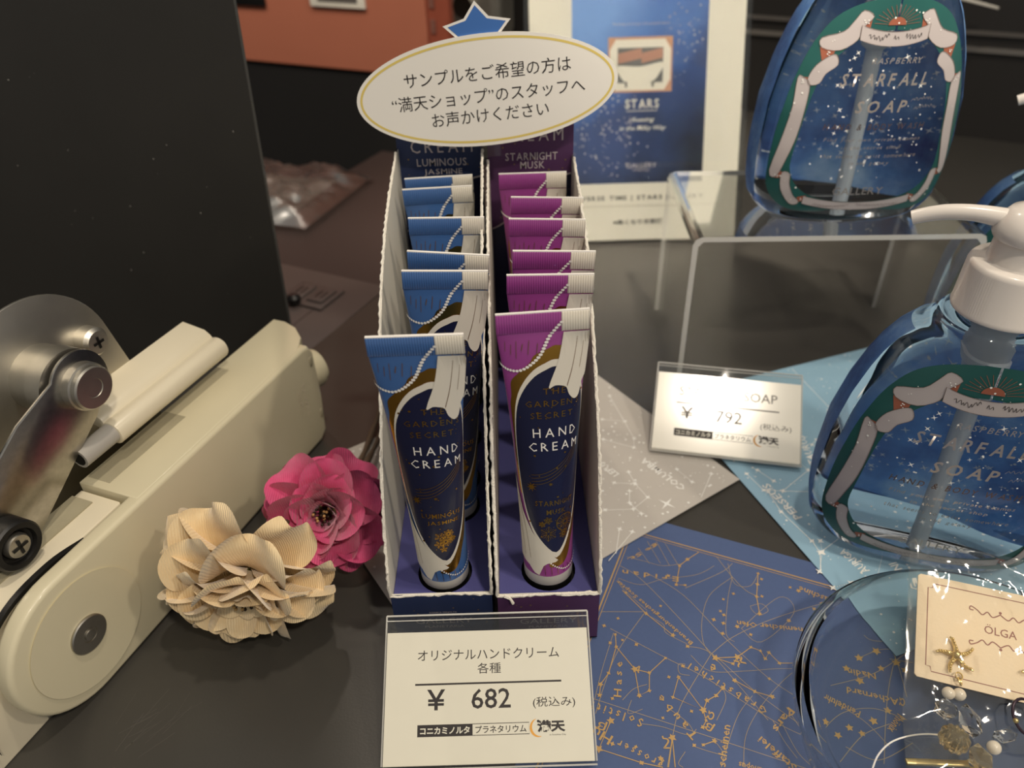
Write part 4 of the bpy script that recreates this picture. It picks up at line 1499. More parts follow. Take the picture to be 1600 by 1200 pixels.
def make_tube(root, kind):
    mbase = M_blue if kind == 'blue' else M_purple
    mb = MB()
    n, rows = 48, 26
    v, f = [], []
    for j in range(rows + 1):
        h_ = .0065 + (TH1 - .0065) * j / rows
        A, B = tube_sec(h_)
        for i in range(n):
            a_ = 2 * pi * i / n
            v.append((A * sin(a_), -B * cos(a_), h_))
    for j in range(rows):
        for i in range(n):
            k = (i + 1) % n
            f.append((j * n + i, j * n + k, (j + 1) * n + k, (j + 1) * n + i))
    mb.add(v, f, mbase, True)
    # milky shoulder band
    mb.lathe([(0, 0), (.0104, 0), (.0110, .0008), (TR, .0066)], M_tubeshoulder, n)
    # crimp with fine vertical ridges
    SPL = .40
    for x0, x1, mm in ((-TWD, SPL * TWD, mbase), (SPL * TWD, TWD, M_ribbon)):
        cols = max(8, int((x1 - x0) / .00024))
        v, f = [], []
        for i in range(cols + 1):
            x = x0 + (x1 - x0) * i / cols
            rd = .00028 if (i // 2) % 2 else 0
            for y, z in ((-.0006, TH1), (-.0007 - rd, TH1 + .0005), (-.0007 - rd, THT - .0006), (-.0006, THT - .0004), (-.0006, THT), (.0006, THT), (.0008, THT - .0006), (.0008, TH1)):
                v.append((x, y, z))
        for i in range(cols):
            for k in range(7):
                mm_ = (i * 8 + k, (i + 1) * 8 + k, (i + 1) * 8 + k + 1, i * 8 + k + 1)
                f.append(mm_)
        ft = [q for idx, q in enumerate(f) if idx % 7 == 4 or idx % 7 == 3]
        fo = [q for idx, q in enumerate(f) if not (idx % 7 == 4 or idx % 7 == 3)]
        mb.add(v, fo, mm)
        mb.add(v, ft, M_pearl)
        e = 0 if x0 == -TWD else cols
        mb.add([v[e * 8 + k] for k in range(8)], [tuple(range(8))], M_pearl)
    fn = tube_fn
    L = .05

    def D(g, m, off, l=L):
        mb.decal(g, m, lambda s, v_, o_: fn(s, v_, o_ * 1.0), off, L=l)

    # navy medallion with gold surround and beaded border
    arch = [(.17, .842), (.02, .832), (-.16, .812), (-.36, .770), (-.53, .715), (-.64, .64), (-.69, .55), (-.68, .44), (-.60, .34), (-.42, .25), (-.14, .18), (.16, .140),
            (.42, .185), (.66, .27), (.82, .37), (.90, .47), (.92, .58), (.88, .67), (.78, .745), (.62, .795), (.42, .830)]
    ar = smooth_path(arch, 3, True)
    cxa, cya = .12, .52
    gold = smooth_path([(.22, .895), (.05, .885), (-.14, .868), (-.22, .845), (-.42, .815), (-.62, .785), (-.66, .74), (-.74, .70), (-.76, .60), (-.80, .50), (-.76, .40), (-.60, .38), (0, .5), (.6, .7), (.6, .86)], 4, True)
    D(poly(gold[::-1]), M_gold, .00012, .06)
    D(poly(smooth_path([(.15, .150), (.05, .125), (-.02, .095), (.14, .088), (.36, .096), (.52, .125), (.62, .17), (.80, .235), (.94, .33), (1.02, .45), (.98, .55), (.80, .5), (.5, .3)], 4, True)), M_gold, .00012, .06)
    D(poly(ar[::-1]), M_navy, .00020, .06)
    D(line(ar, .022, True), M_ribbon, .00028, .06)
    # beads along the border
    m_ = smooth_path(arch, 9, True)
    for i in range(0, len(m_), 2):
        x, y = m_[i]
        D(dot(x, y * 1.0, .011, 6), M_pearl, .00034, None) if False else None
    # lettering
    gx = .16
    aspect = (pi / 2 * .0128) / THT       # s unit in v units near the middle
    def T(s_, cx, cv, ws, hv, m, **kw):
        D(text(s_, cx, cv, ws, hv, res=1, **kw), m, .00035, .10)
    T('THE', gx, .752, .38, .020, M_gold, spacing=.30)
    T("GARDEN'S", gx, .712, 1.02, .021, M_gold, spacing=.22)
    T('SECRET.', gx, .672, .86, .021, M_gold, spacing=.25)
    T('HAND', gx + .03, .612, .88, .031, M_pearl, spacing=.34)
    T('CREAM', gx + .02, .563, 1.06, .031, M_pearl, spacing=.30)
    if kind == 'blue':
        T('LUMINOUS', gx, .352, .92, .020, M_gold, bold=.015, spacing=.14)
        T('JASMINE', gx + .02, .320, .74, .020, M_gold, bold=.015, spacing=.14)
    else:
        T('STARNIGHT', gx, .352, .92, .020, M_gold, bold=.015, spacing=.14)
        T('MUSK', gx + .02, .317, .46, .020, M_gold, bold=.015, spacing=.14)
    rr_ = random.Random(4 if kind == 'blue' else 6)
    asp = .0205 / THT * 1.0
    def E(g):
        """squash so that the motif is round on the tube"""
        return g
    def round_star(x, y, r, n_, inn, rot, m):
        gv, gf = star(0, 0, r, n_, inn, rot)
        D(([(x + p[0] / .0195, y + p[1] / THT) for p in gv], gf), m, .00035, None) if False else mb.decal(([(x + p[0] / .0195, y + p[1] / THT) for p in gv], gf), m, fn, .00040)
    def round_line(pts, wd, m):
        gv, gf = line(pts, wd)
        mb.decal(([(p[0] / .0195, p[1] / THT) for p in gv], gf), m, fn, .00040)
    # comet trails
    for k in range(4):
        pts = [(-.008 + .020 * i / 12, (.425 + .012 * k) * THT + .014 * (i / 12) ** 2.2) for i in range(13)]
        round_line([(x + gx * .0195 * .4, y) for x, y in pts], .00022, M_gold)
    for _ in range(40):
        x, y = rr_.uniform(-.5, .85), rr_.uniform(.2, .8)
        round_star(x, y, rr_.choice((.00025, .0003, .0005)), 6, .9, 0, M_gold)
    round_star(-.36, .415, .0026, 8, .35, .2, M_gold)
    round_star(.06, .425, .0011, 8, .35, 0, M_gold)
    # flower motif low on the medallion
    spots = [(.06, .262, .0026), (.26, .270, .0026), (.18, .238, .0030), (.02, .228, .0022), (.34, .245, .0018), (.12, .205, .0018)] if kind == 'blue' else [(.40, .268, .0044), (-.02, .232, .0040), (-.02, .285, .0020), (.36, .222, .0024), (-.16, .27, .0016)]
    for x, y, r in spots:
        npt = rr_.choice((5, 6, 8))
        if kind != 'blue' and r > .004:
            ring = [(x * .0195 + r * cos(2 * pi * i / 24), y * THT + r * sin(2 * pi * i / 24)) for i in range(25)]
            round_line(ring, .0004, M_gold)
        for i in range(npt):
            a_ = 2 * pi * i / npt + r * 900
            c0_, c1_ = (x * .0195 + r * .15 * cos(a_), y * THT + r * .15 * sin(a_)), (x * .0195 + r * cos(a_), y * THT + r * sin(a_))
            round_line([c0_, c1_], .00032, M_gold)
            b1 = (x * .0195 + r * .75 * cos(a_ + .4), y * THT + r * .75 * sin(a_ + .4))
            b2 = (x * .0195 + r * .75 * cos(a_ - .4), y * THT + r * .75 * sin(a_ - .4))
            round_line([c0_, b1, c1_, b2, c0_], .00018, M_gold)
    # white ribbon falling from the top right
    rib = [(.29, 1.0 - TCR / THT), (.26, .90), (.20, .84), (.06, .765), (.16, .770), (.26, .768), (.36, .760), (.42, .735), (.54, .718), (.66, .730), (.74, .775), (.90, .80), (.985, .86), (.995, 1.0 - TCR / THT)]
    D(poly(rib[:1] + smooth_path(rib[1:-1], 3) + rib[-1:]), M_ribbon, .00050, .06)
    for pts in ([(.52, .937), (.50, .88), (.45, .82), (.37, .765)], [(.66, .937), (.66, .88), (.62, .82)], [(.72, .937), (.73, .90)]):
        D(line(smooth_path(pts, 5), .008), M_ribline, .00058, .05)
    # white ribbon at lower left
    rib2 = [(-.98, .46), (-.86, .40), (-.68, .31), (-.42, .235), (-.12, .170), (.20, .118), (.14, .112), (-.06, .108), (-.16, .098), (-.28, .055), (-.40, .060), (-.56, .085), (-.98, .10)]
    D(poly(rib2[::-1]), M_ribbon, .00045, .06)
    for pts in ([(-.85, .36), (-.62, .25), (-.50, .12)], [(-.9, .30), (-.75, .20), (-.68, .12)]):
        D(line(smooth_path(pts, 5), .006), M_ribline, .00052, .05)
    # pearl swags
    def pearls(pts, r0, r1, nb):
        path = smooth_path(pts, 12)
        q, acc, last = [], 0, None
        tot = sum(hypot((b_[0] - a_[0]) * .0195, (b_[1] - a_[1]) * THT) for a_, b_ in zip(path[:-1], path[1:]))
        step, d0 = tot / nb, 0
        for a_, b_ in zip(path[:-1], path[1:]):
            l = hypot((b_[0] - a_[0]) * .0195, (b_[1] - a_[1]) * THT)
            acc += l
            while d0 <= acc:
                t_ = 1 - (acc - d0) / l if l else 0
                q.append((a_[0] + (b_[0] - a_[0]) * t_, a_[1] + (b_[1] - a_[1]) * t_, d0 / tot))
                d0 += step
        for x, y, t_ in q:
            r = r0 + (r1 - r0) * t_
            gv, gf = dot(0, 0, r, 10)
            mb.decal(([(x + p[0] / .0195, y + p[1] / THT) for p in gv], gf), M_pearl, fn, .00056)
    pearls([(.26, .968), (.16, .945), (.07, .92), (-.05, .870), (-.22, .838), (-.40, .823), (-.60, .826), (-.80, .838), (-1.0, .850)], .00055, .00062, 28)
    pearls([(.02, .108), (.14, .092), (.34, .074), (.55, .072), (.75, .085), (.95, .11)], .00042, .00050, 17)
    for x in (-.14, .02, .18, .34, .48):
        D(line([(x, .098 - .02 * x), (x + .02, .056 + .010 * abs(x))], .010), M_gold, .0004, .05)
    for i, x in enumerate((-.62, -.50, -.40, -.30, -.20, -.08)):
        D(line([(x, .915 - .01 * (i % 2)), (x - .03, .885 - .012 * (i % 3))], .008), M_ribline, .0003, .05)
    mb.build('tube_body', root, angle=50)
    # screw cap pushed into the insert
    mb = MB()
    mb.lathe([(0, -.004), (.0104, -.004), (.0108, -.0034), (.0108, -.0002), (0, -.0002)], M_black, 36)
    mb.build('screw_cap', root)


ORD = ['', '', '', '', '', '']
TL = {'blue': [('frontmost blue hand cream tube with its whole printed front showing'), ('second blue tube from the front of the navy box'), ('third blue tube from the front of the navy box'),
               ('fourth blue tube from the front of the navy box'), ('fifth blue tube from the front of the navy box'), ('rearmost blue tube against the tall printed back of the navy box')],
      'plum': [('frontmost magenta hand cream tube with its whole printed front showing'), ('second magenta tube from the front of the plum box'), ('third magenta tube from the front of the plum box'),
               ('fourth magenta tube from the front of the plum box'), ('fifth magenta tube from the front of the plum box'), ('rearmost magenta tube against the tall printed back of the plum box')]}
# targets for the middle of each crimp (photo pixel of the crimp's top edge)
TOPS = {'blue': [(647, 525), (695, 424), (702, 395), (697, 341), (683, 294), (685, 277)], 'plum': [(849, 487), (860, 430), (866, 393), (855, 343), (855, 309), (832, 271)]}
TZ = INS + .0005
for kind in ('blue', 'plum'):
    proto = None
    for i in range(6):
        hx = hole_x[kind] + (.003 if (kind == 'blue' and i) else 0)
        base = Vector((hx, ROW_Y[kind][i], TZ))
        top = G(*TOPS[kind][i], TZ + THT * .996)
        d_ = (top - base)
        if abs(d_.y) > .014:
            d_.y = math.copysign(.014, d_.y)
        if abs(d_.x) > .011:
            d_.x = math.copysign(.011, d_.x)
        q_ = d_.normalized().to_track_quat('Z', 'Y')
        rx = -math.asin(max(-1, min(1, d_.normalized().y)))
        ry = math.asin(max(-1, min(1, d_.normalized().x)))
        yaw = {('blue', 3 - 1): .03, ('blue', 2): -.10, ('plum', 1): .0, ('plum', 3): -.03, ('plum', 0): .05}.get((kind, i), 0.0)
        t = thing('hand_cream_tube', TL[kind][i], 'hand cream tube', base, (rx, ry, yaw), 'blue tubes in the navy box' if kind == 'blue' else 'magenta tubes in the plum box')
        if proto is None:
            make_tube(t, kind)
            proto = t
        else:
            dup_children(proto, t)

# ------------------------------------------------------------------ oval notice above the boxes
t = thing('notice_sign', 'oval white notice with a gold rim fixed above the two cream boxes', 'sign', (-0.0082, 0.3905, 0.2049), (0, 0, radians(0)))
t.rotation_euler = (radians(-6), radians(-4.6), 0)
OA, OB = .0644, .0260
mb = MB()
el = [(OA * cos(2 * pi * i / 96), OB * sin(2 * pi * i / 96)) for i in range(96)]
Mo = Matrix(((1, 0, 0, 0), (0, 0, -1, 0), (0, 1, 0, 0), (0, 0, 0, 1)))     # xy outline stands upright, facing -y
mb.prism(el, 0, .0008, M_signwhite, Mo)
sf = lambda x, y, off: (x, -.0008 - off, y)
mb.decal(line([(x * .965, y * .915) for x, y in el], .0011, True), M_yellow, sf, .00006)
for s, y, wd in (('サンプルをご希望の方は', .0085, .0815), ('“満天ショップ”のスタッフへ', -.0020, .0955), ('お声かけください', -.0112, .0585)):
    mb.decal(text(s, 0.0005 + (.0008 if y > 0 else 0), y, wd, .0070), M_ink, sf, .00008)
mb.build('oval_plate', t)
mb = MB()
st = []
for i in range(10):
    a_ = pi / 2 + 2 * pi * i / 10
    q_ = .0170 if i % 2 == 0 else .0100
    st.append((-.001 + q_ * cos(a_), .0265 + .0 + q_ * .80 * sin(a_)))
mb.prism(st, 0, .0006, M_pearl, Mo @ Matrix.Translation((0, 0, -.0007)))
st2 = [(-.001 + (x + .001) * .86, .0265 + (y - .0265) * .86) for x, y in st]
mb.decal(poly(st2), M_starblue, lambda x, y, off: (x, .0001 - off, y), .00008)
mb.build('blue_star_cutout', t)
# clear tape leg behind the plate that fixes it to the boxes
mb = MB()
mb.box((-.006, .0002, -.032), (.006, .0006, .012), M_acrylic)
mb.build('fixing_strip', t)

# ------------------------------------------------------------------ tape machine on the left
TA = Vector((-.1811, .2175, 0))
TD, TN = Vector((.371, .9286, 0)), Vector((.9286, -.371, 0))
# local axes: x along the machine (away from the camera), y = to the left of the side cover, z up
t = thing('tape_dispenser', 'cream and steel bag taping machine in front of the black board', 'tape machine', TA, (0, 0, atan2(TD.y, TD.x)))
# in this frame the right-hand side face lies at y = 0 and the machine's inside is at +y
XZ = Matrix(((1, 0, 0, 0), (0, 0, 1, 0), (0, 1, 0, 0), (0, 0, 0, 1)))      # outline (x, z) extruded along y
Rr, cxn = .0342, -.0125
out = []
for i in range(25):
    a_ = radians(90 + 180 * i / 24)
    out.append((cxn + Rr * cos(a_), .0350 + Rr * sin(a_)))
out += [(.166, .0015), (.172, .006), (.1745, .030), (.1745, .062), (.171, .0680), (.165, .0692)]
mb = MB()
mb.prism(out, 0, .0085, M_cream, XZ, bevel=.0022, seg=4)
mb.build('side_cover', t)
mb = MB()     # top deck of the cover: flat ledge going inwards
mb.prism([(.036, .0024), (.164, .0024), (.1765, .0085), (.1850, .0180), (.1890, .0280), (.1890, .0365), (.036, .0365)], .004, .0694, M_cream, bevel=.0009)
mb.prism([(.040, .022), (.092, .022), (.092, .0352), (.040, .0352)], .0690, .0696, M_dirty, bevel=.0001, seg=1)
mb.build('top_deck', t)
mb = MB()
mb.lathe([(0, 0), (.0265, 0), (.0275, .0004), (.0280, .0010), (0, .0010)], M_cream, 56, Matrix.Translation((cxn + .002, 0, .0345)) @ Matrix.Rotation(pi / 2, 4, 'X') @ Matrix.Translation((0, 0, -.0003)))
mb.build('raised_disc', t)
mb = MB()
Mx = Matrix.Translation((cxn + .001, -.0007, .0345)) @ Matrix.Rotation(pi / 2, 4, 'X')
mb.lathe([(0, 0), (.0088, 0), (.0088, .0009), (.0083, .0013), (.0036, .0013), (.0034, .0007), (.0026, .0007), (.0024, .0017), (0, .0019)], M_steel_dark, 40, Mx)
mb.build('pivot_washer', t)
mb = MB()
mb.lathe([(0, 0), (.0125, 0), (.0125, .010), (.0105, .0135), (0, .0145)], M_cream, 36, Matrix.Translation((.1765, .0150, .041)) @ Matrix.Rotation(radians(-20), 4, 'Z') @ Matrix.Rotation(pi / 2, 4, 'Y'))
mb.build('end_knob', t)
for x, z in ((.170, .058), (.170, .020)):
    mb = MB()
    mb.sphere((x, .0002, z), .0036, M_dirty, sc=(.45, .3, 1))
    mb.build('screw_recess', t)
mb = MB()
sfn = lambda u, v_, off: (u, -off, v_)
for s, x, wd in (('LAWAS', .1585, .022), ('TEJ MOD', .1535, .018)):
    gv, gf = text(s, 0, 0, wd, .0034, bold=.02)
    mb.decal(([(x + q[1], .038 - q[0]) for q in gv], gf), M_cream2, sfn, .0002)
mb.build('embossed_lettering', t)
# inner block with tape path
mb = MB()
mb.prism([(-.075, .0), (.0345, .0), (.0345, .004), (.0345, .050), (.0345, .0655), (-.02, .0655), (-.050, .054), (-.070, .030)], .012, .036, M_cream2, XZ, bevel=.001)
mb.prism([(-.04, .0655), (.030, .0655), (.030, .0662), (-.04, .0662)], .024, .036, M_dirty, XZ)
mb.build('inner_block', t)
mb = MB()
strap = smooth_path([(-.058, .012), (-.056, .034), (-.046, .054), (-.028, .0665), (-.006, .0690), (.012, .0655)], 6)
for dy in (.0098,):
    v, f = [], []
    for x, z in strap:
        v += [(x, .0092, z), (x, .0118, z), (x, .0118, z - .002), (x, .0092, z - .002)]
    for i in range(len(strap) - 1):
        for k in range(4):
            f.append((i * 4 + k, i * 4 + (k + 1) % 4, i * 4 + 4 + (k + 1) % 4, i * 4 + 4 + k))
    mb.add(v, f, M_rubber, True)
mb.build('black_belt', t)
# steel back plate with the rounded hub disc
PY = .050
hubx, hubz, hubr = .0500, .1130, .0400
pl_ = [(hubx + hubr * cos(radians(a_)), hubz + hubr * sin(radians(a_))) for a_ in range(15, 196, 6)]
pl_ = [(.104, .040), (.0985, .080)] + pl_ + [(-.01, .06), (-.03, .010), (.10, .010)]
mb = MB()
mb.prism(pl_, PY, PY + .0015, M_steel, XZ, bevel=.0003, seg=2)
mb.build('back_plate', t)
mb = MB()
Mp = lambda x, z, y: Matrix.Translation((x, y, z)) @ Matrix.Rotation(pi / 2, 4, 'X')
mb.lathe([(0, 0), (.0070, 0), (.0070, .006), (.0055, .0078), (0, .0080)], M_steel, 28, Mp(.0765, .1200, PY))
mb.add([Mp(.0765, .12, PY) @ Vector((x, y, .0081)) for x, y in ((-.003, -.0007), (.003, -.0007), (.003, .0007), (-.003, .0007), (-.0007, -.003), (.0007, -.003), (.0007, .003), (-.0007, .003))], [(0, 1, 2, 3), (4, 5, 6, 7)], M_black)
mb.build('cross_screw', t)
mb = MB()
mb.lathe([(0, 0), (.0150, 0), (.0150, .010), (.0160, .010), (.0160, .0185), (0, .0185)], M_steel_dark, 40, Mp(.0490, .1175, PY))
mb.build('hub_drum', t)
# swing arm in front of the drum
AY = .030
arm = [(.0510 + .0148 * cos(radians(a_)), .1170 + .0155 * sin(radians(a_))) for a_ in range(-20, 150, 8)]
arm = arm + [(.018, .118), (-.030, .088), (-.060, .060), (-.055, .030), (-.018, .052), (.012, .072), (.052, .0985)]
mb = MB()
mb.prism(arm, AY - .0018, AY, M_armsteel, XZ, bevel=.0003, seg=2)
mb.build('swing_arm', t)
mb = MB()
mb.lathe([(0, 0), (.0108, 0), (.0108, .004), (.0100, .0044), (.0100, .0068), (.0092, .0074), (.0044, .0074), (.0042, .0070), (0, .0070)], M_steel_dark, 40, Mp(.0510, .1165, AY - .0018))
mb.build('arm_bolt', t)
mb = MB()
mb.lathe([(.0058, 0), (.0102, 0), (.0108, .001), (.0108, .009), (.0100, .010), (.0078, .010), (.0072, .008), (.0058, .007)], M_rubber, 40, Mp(-.0085, .0790, AY - .002), closed=True)
mb.build('rubber_roller', t)
mb = MB()
mb.lathe([(0, 0), (.0054, 0), (.0054, .0085), (.0048, .0100), (0, .0104)], M_steel, 28, Mp(-.0085, .0790, AY - .002))
mb.add([Mp(-.0085, .079, AY - .002) @ Vector((x, y, .01055)) for x, y in ((-.0035, -.0007), (.0035, -.0007), (.0035, .0007), (-.0035, .0007), (-.0007, -.0035), (.0007, -.0035), (.0007, .0035), (-.0007, .0035))], [(0, 1, 2, 3), (4, 5, 6, 7)], M_black)
mb.build('roller_screw', t)
# blade guard: ivory extrusion with a step along its top, grey rod inside
mb = MB()
YZ = Matrix(((0, 0, 1, 0), (1, 0, 0, 0), (0, 1, 0, 0), (0, 0, 0, 1)))      # outline (y, z) extruded along x
gp = smooth_path([(.0325, .0790), (.0270, .0790), (.0238, .0830), (.0246, .0880), (.0285, .0905), (.0325, .0900)], 4) + [(.0335, .0915), (.0365, .0940), (.0500, .0965), (.0505, .0920), (.0400, .0875), (.0345, .0845)]
mb.prism(gp, .0560, .1345, M_cream2, YZ, bevel=.0006, seg=2)
mb.build('blade_guard', t)
mb = MB()
mb.tube([(.0365, .0298, .0850), (.130, .0298, .0850)], .0050, M_rod, 24)
mb.tube([(.0363, .0298, .0850), (.0369, .0298, .0850)], .0036, M_black, 20)
mb.build('grey_rod', t)
# lower steel cheek at the near end
mb = MB()
mb.prism([(.02, .0095), (-.028, .0095), (-.046, .0150), (-.066, .0200), (-.13, .0215), (-.13, .06), (.02, .06)], .0004, .0032, M_steel, bevel=.0004)
mb.build('lower_cheek', t)

# ------------------------------------------------------------------ artificial flowers
def petal_mesh(L, W, open0, open1, cup, ruf, seed, nx=11, ny=13):
    """spoon-shaped petal in the plane x = radial, z = axis; grows from the origin"""
    rr_ = random.Random(seed)
    ph, ph2 = rr_.uniform(0, 6), rr_.uniform(0, 6)
    v, f, pts = [], [], []
    r, z = 0.0, 0.0
    curl = rr_.uniform(.0, 1.0)
    for j in range(ny):
        t_ = j / (ny - 1)
        a_ = radians(open0 + (open1 - open0) * t_ ** 1.2 + curl * 50 * max(0, t_ - .78) / .22)
        if j:
            r += sin(a_) * L / (ny - 1)
            z += cos(a_) * L / (ny - 1)
        pts.append((r, z, a_))
    for j, (r, z, a_) in enumerate(pts):
        t_ = j / (ny - 1)
        wd = W * (.24 + .76 * sin(min(1, t_ / .62) * pi / 2) ** 1.3) if t_ < .62 else W * sqrt(max(.05, 1 - ((t_ - .62) / .415) ** 3.2))
        for i in range(nx):
            s = -1 + 2 * i / (nx - 1)
            c = cup * s * s * wd * (.35 + .65 * sin(t_ * pi * .85))
            rf = ruf * L * (t_ ** 2) * (.62 * sin(s * 3.4 + ph) + .16 * sin(s * 7.0 + ph2)) + .02 * L * sin(t_ * 9 + ph) * s
            nr, nz = -cos(a_), sin(a_)
            dr = -.025 * L * s * s * t_ ** 2
            v.append((r + nr * (c + rf) + sin(a_) * dr, s * wd * .5, z + nz * (c + rf) + cos(a_) * dr))
    for j in range(ny - 1):
        for i in range(nx - 1):
            k = j * nx + i
            f.append((k, k + 1, k + nx + 1, k + nx))
    return v, f


def flower(name, label, loc, axis, m, spec, stem_pts, scale=1.0, twist=0.0):
    t = thing(name, label, 'artificial flower', loc)
    q_ = Vector(axis).normalized().to_track_quat('Z', 'Y').to_matrix().to_4x4()
    sd = int(scale * 1000)
    for ring, (n, L, W, o0, o1, cup, ruf, r0, z0) in enumerate(spec):
        for i in range(n):
            sd += 1
            rr_ = random.Random(sd)
            a_ = 2 * pi * (i + .5 * (ring % 2)) / n + rr_.uniform(-.16, .16) + twist
            v, f = petal_mesh(L * scale * rr_.uniform(.88, 1.1), W * scale * rr_.uniform(.85, 1.12), o0 + rr_.uniform(-12, 12), o1 + rr_.uniform(-20, 20), cup, ruf * rr_.uniform(.6, 1.4), sd)
            Mm = q_ @ Matrix.Rotation(a_, 4, 'Z') @ Matrix.Translation((r0 * scale, 0, z0 * scale))
            wv = [Mm @ Vector(p) for p in v]
            # petals bend where they meet the counter
            wv = [Vector((p.x, p.y, max(p.z, .0022 - loc[2] + .0008 * ((k * 7) % 5)))) for k, p in enumerate(wv)]
            mb = MB()
            mb.add(wv, f, m, True)
            o = mb.build('petal', t, angle=180)
            md = o.modifiers.new('smooth', 'SUBSURF')
            md.levels = md.render_levels = 1
    # stamens
    mb = MB()
    rr_ = random.Random(77)
    for i in range(22):
        a_, tl = rr_.uniform(0, 2 * pi), rr_.uniform(.05, .55)
        d_ = Vector((sin(tl) * cos(a_), sin(tl) * sin(a_), cos(tl)))
        p0 = q_ @ Vector((0, 0, -.002))
        p1 = q_ @ (d_ * rr_.uniform(.008, .0115) * scale)
        mb.tube([p0, (p0 + p1) / 2, p1], .00022, M_stamen, 5)
        mb.sphere(p1, .0008, M_goldline if i % 3 == 0 else M_stamen, seg=8)
    mb.sphere((0, 0, 0), .0035 * scale, M_stamen, seg=12)
    mb.build('stamens', t)
    mb = MB()
    P = [Vector(p) - Vector(loc) for p in stem_pts]
    P = [Vector(p) for p in smooth_path([tuple(p) for p in P], 6)]
    rs = [.0017 + .0004 * sin(i * 1.9) for i in range(len(P))]
    mb.tube(P, rs, M_stem, 10)
    mb.build('stem', t)
    mb = MB()
    c0_ = q_ @ Vector((0, 0, -.004))
    for i in range(5):
        a_ = 2 * pi * i / 5
        p1 = q_ @ Vector((.006 * cos(a_), .006 * sin(a_), -.004))
        mb.tube([c0_, p1], [.0016, .0008], M_stemgreen, 6)
    mb.build('calyx', t)
    return t


pk = (-.0955, .276, .0330)
flower('artificial_flower', 'pink cloth flower facing the camera beside the navy cream box', pk, (.06, -.80, .60), M_pink,
       [(4, .013, .015, 5, 25, .55, .05, .0050, .0), (5, .018, .021, 15, 45, .50, .06, .0052, -.001), (6, .0235, .0260, 35, 62, .42, .06, .0045, -.003), (7, .0275, .029, 55, 82, .34, .06, .0040, -.005), (7, .029, .030, 78, 105, .26, .05, .003, -.008)],
       [(-.0955, .284, .028), (-.088, .330, .012), (-.081, .372, .008), (-.077, .408, .007)])
ck = (-.1225, .2290, .0385)
flower('artificial_flower', 'cream cloth flower lying face down towards the camera below the pink one', ck, (-.02, -.93, -.30), M_creampetal,
       [(6, .012, .014, 12, 40, .45, .10, .0055, .0), (7, .020, .021, 30, 62, .40, .12, .0050, -.001), (8, .027, .026, 50, 78, .34, .13, .0045, -.003), (8, .031, .029, 70, 96, .30, .13, .004, -.005), (7, .032, .030, 88, 112, .26, .13, .003, -.008)],
       [(-.1210, .240, .046), (-.113, .262, .040), (-.100, .300, .018), (-.092, .345, .006), (-.086, .400, .004), (-.083, .428, .004)], scale=1.12)

# ------------------------------------------------------------------ glass dish, earring card
DC = Vector((.1820, .1600, .0012))
t = thing('glass_dish', 'round clear glass dish at the front right holding the earrings', 'dish', DC)
mb = MB()
mb.lathe([(0, 0), (.058, 0), (.0640, .0010), (.0690, .0060), (.0725, .0180), (.0742, .0232), (.0738, .0262), (.0712, .0278), (.0682, .0270), (.0664, .0235), (.0640, .0110), (.0592, .0060), (.0560, .0042), (0, .0042)], M_glass, 96)
mb.build('dish_body', t)

CY = radians(-19.5)
CT = radians(24)
ec = Vector((.1674, .1885, .0135))


def cf(u, v_, off):
    """card plane: u right, v up the slope"""
    p = Vector((u, v_ * cos(CT) - off * sin(CT), v_ * sin(CT) + off * cos(CT)))
    return tuple(p)


t = thing('earring_card', 'cream letterpress card with a thin frame leaning inside the glass dish', 'earring card', ec, (0, 0, CY))
CWd, CHt = .062, .0455
mb = MB()
corner = [(.001, 0), (CWd - .001, 0), (CWd, .001), (CWd, CHt - .001), (CWd - .001, CHt), (.001, CHt), (0, CHt - .001), (0, .001)]
k = len(corner)
mb.add([cf(x, y, 0) for x, y in corner] + [cf(x, y, -.0009) for x, y in corner], [tuple(range(k)), tuple(range(k, 2 * k))[::-1]] + [(i, k + i, k + (i + 1) % k, (i + 1) % k) for i in range(k)], M_earcard)
i0, i1, nk = .0042, .0034, .0022
fr = [(i0, i1 + nk), (i0 + nk * .8, i1 + nk * .9), (i0 + nk, i1), (CWd - i0 - nk, i1), (CWd - i0, i1 + nk), (CWd - i0, CHt - i1 - nk), (CWd - i0 - nk, CHt - i1), (i0 + nk, CHt - i1), (i0 + nk * .8, CHt - i1 - nk * .9), (i0, CHt - i1 - nk)]
mb.decal(line(fr, .00035, True), M_earink, cf, .0001)
mb.decal(text('ÖLGA', .0330, .0272, .0125, .0042, bold=.0), M_earink, cf, .0001)
for y, sg in ((.0335, 1), (.0212, -1)):
    for sd in (1, -1):
        pts = smooth_path([(.0330 + sd * x, y + sg * z) for x, z in ((0, .001), (.003, -.0008), (.005, .001), (.007, -.0006), (.009, .0010), (.0115, .0022), (.0120, .0008), (.0105, .0006))], 5)
        mb.decal(line(pts, .00045), M_earink, cf, .0001)
    mb.decal(dot(.0330, y + sg * .0018, .0006), M_earink, cf, .0001)
mb.build('letterpress_card', t)


def at(px, py, z):
    return G(px, py, z)


Mcard = Matrix.Translation(ec) @ Matrix.Rotation(CY, 4, 'Z')


def on_card(u, v_, off):
    return Mcard @ Vector(cf(u, v_, off))


def ring_path(c, r, nrm, n=20, ell=1.0):
    q_ = Vector(nrm).normalized().to_track_quat('Z', 'Y').to_matrix()
    return [Vector(c) + q_ @ Vector((r * cos(2 * pi * i / n), r * ell * sin(2 * pi * i / n), 0)) for i in range(n)]


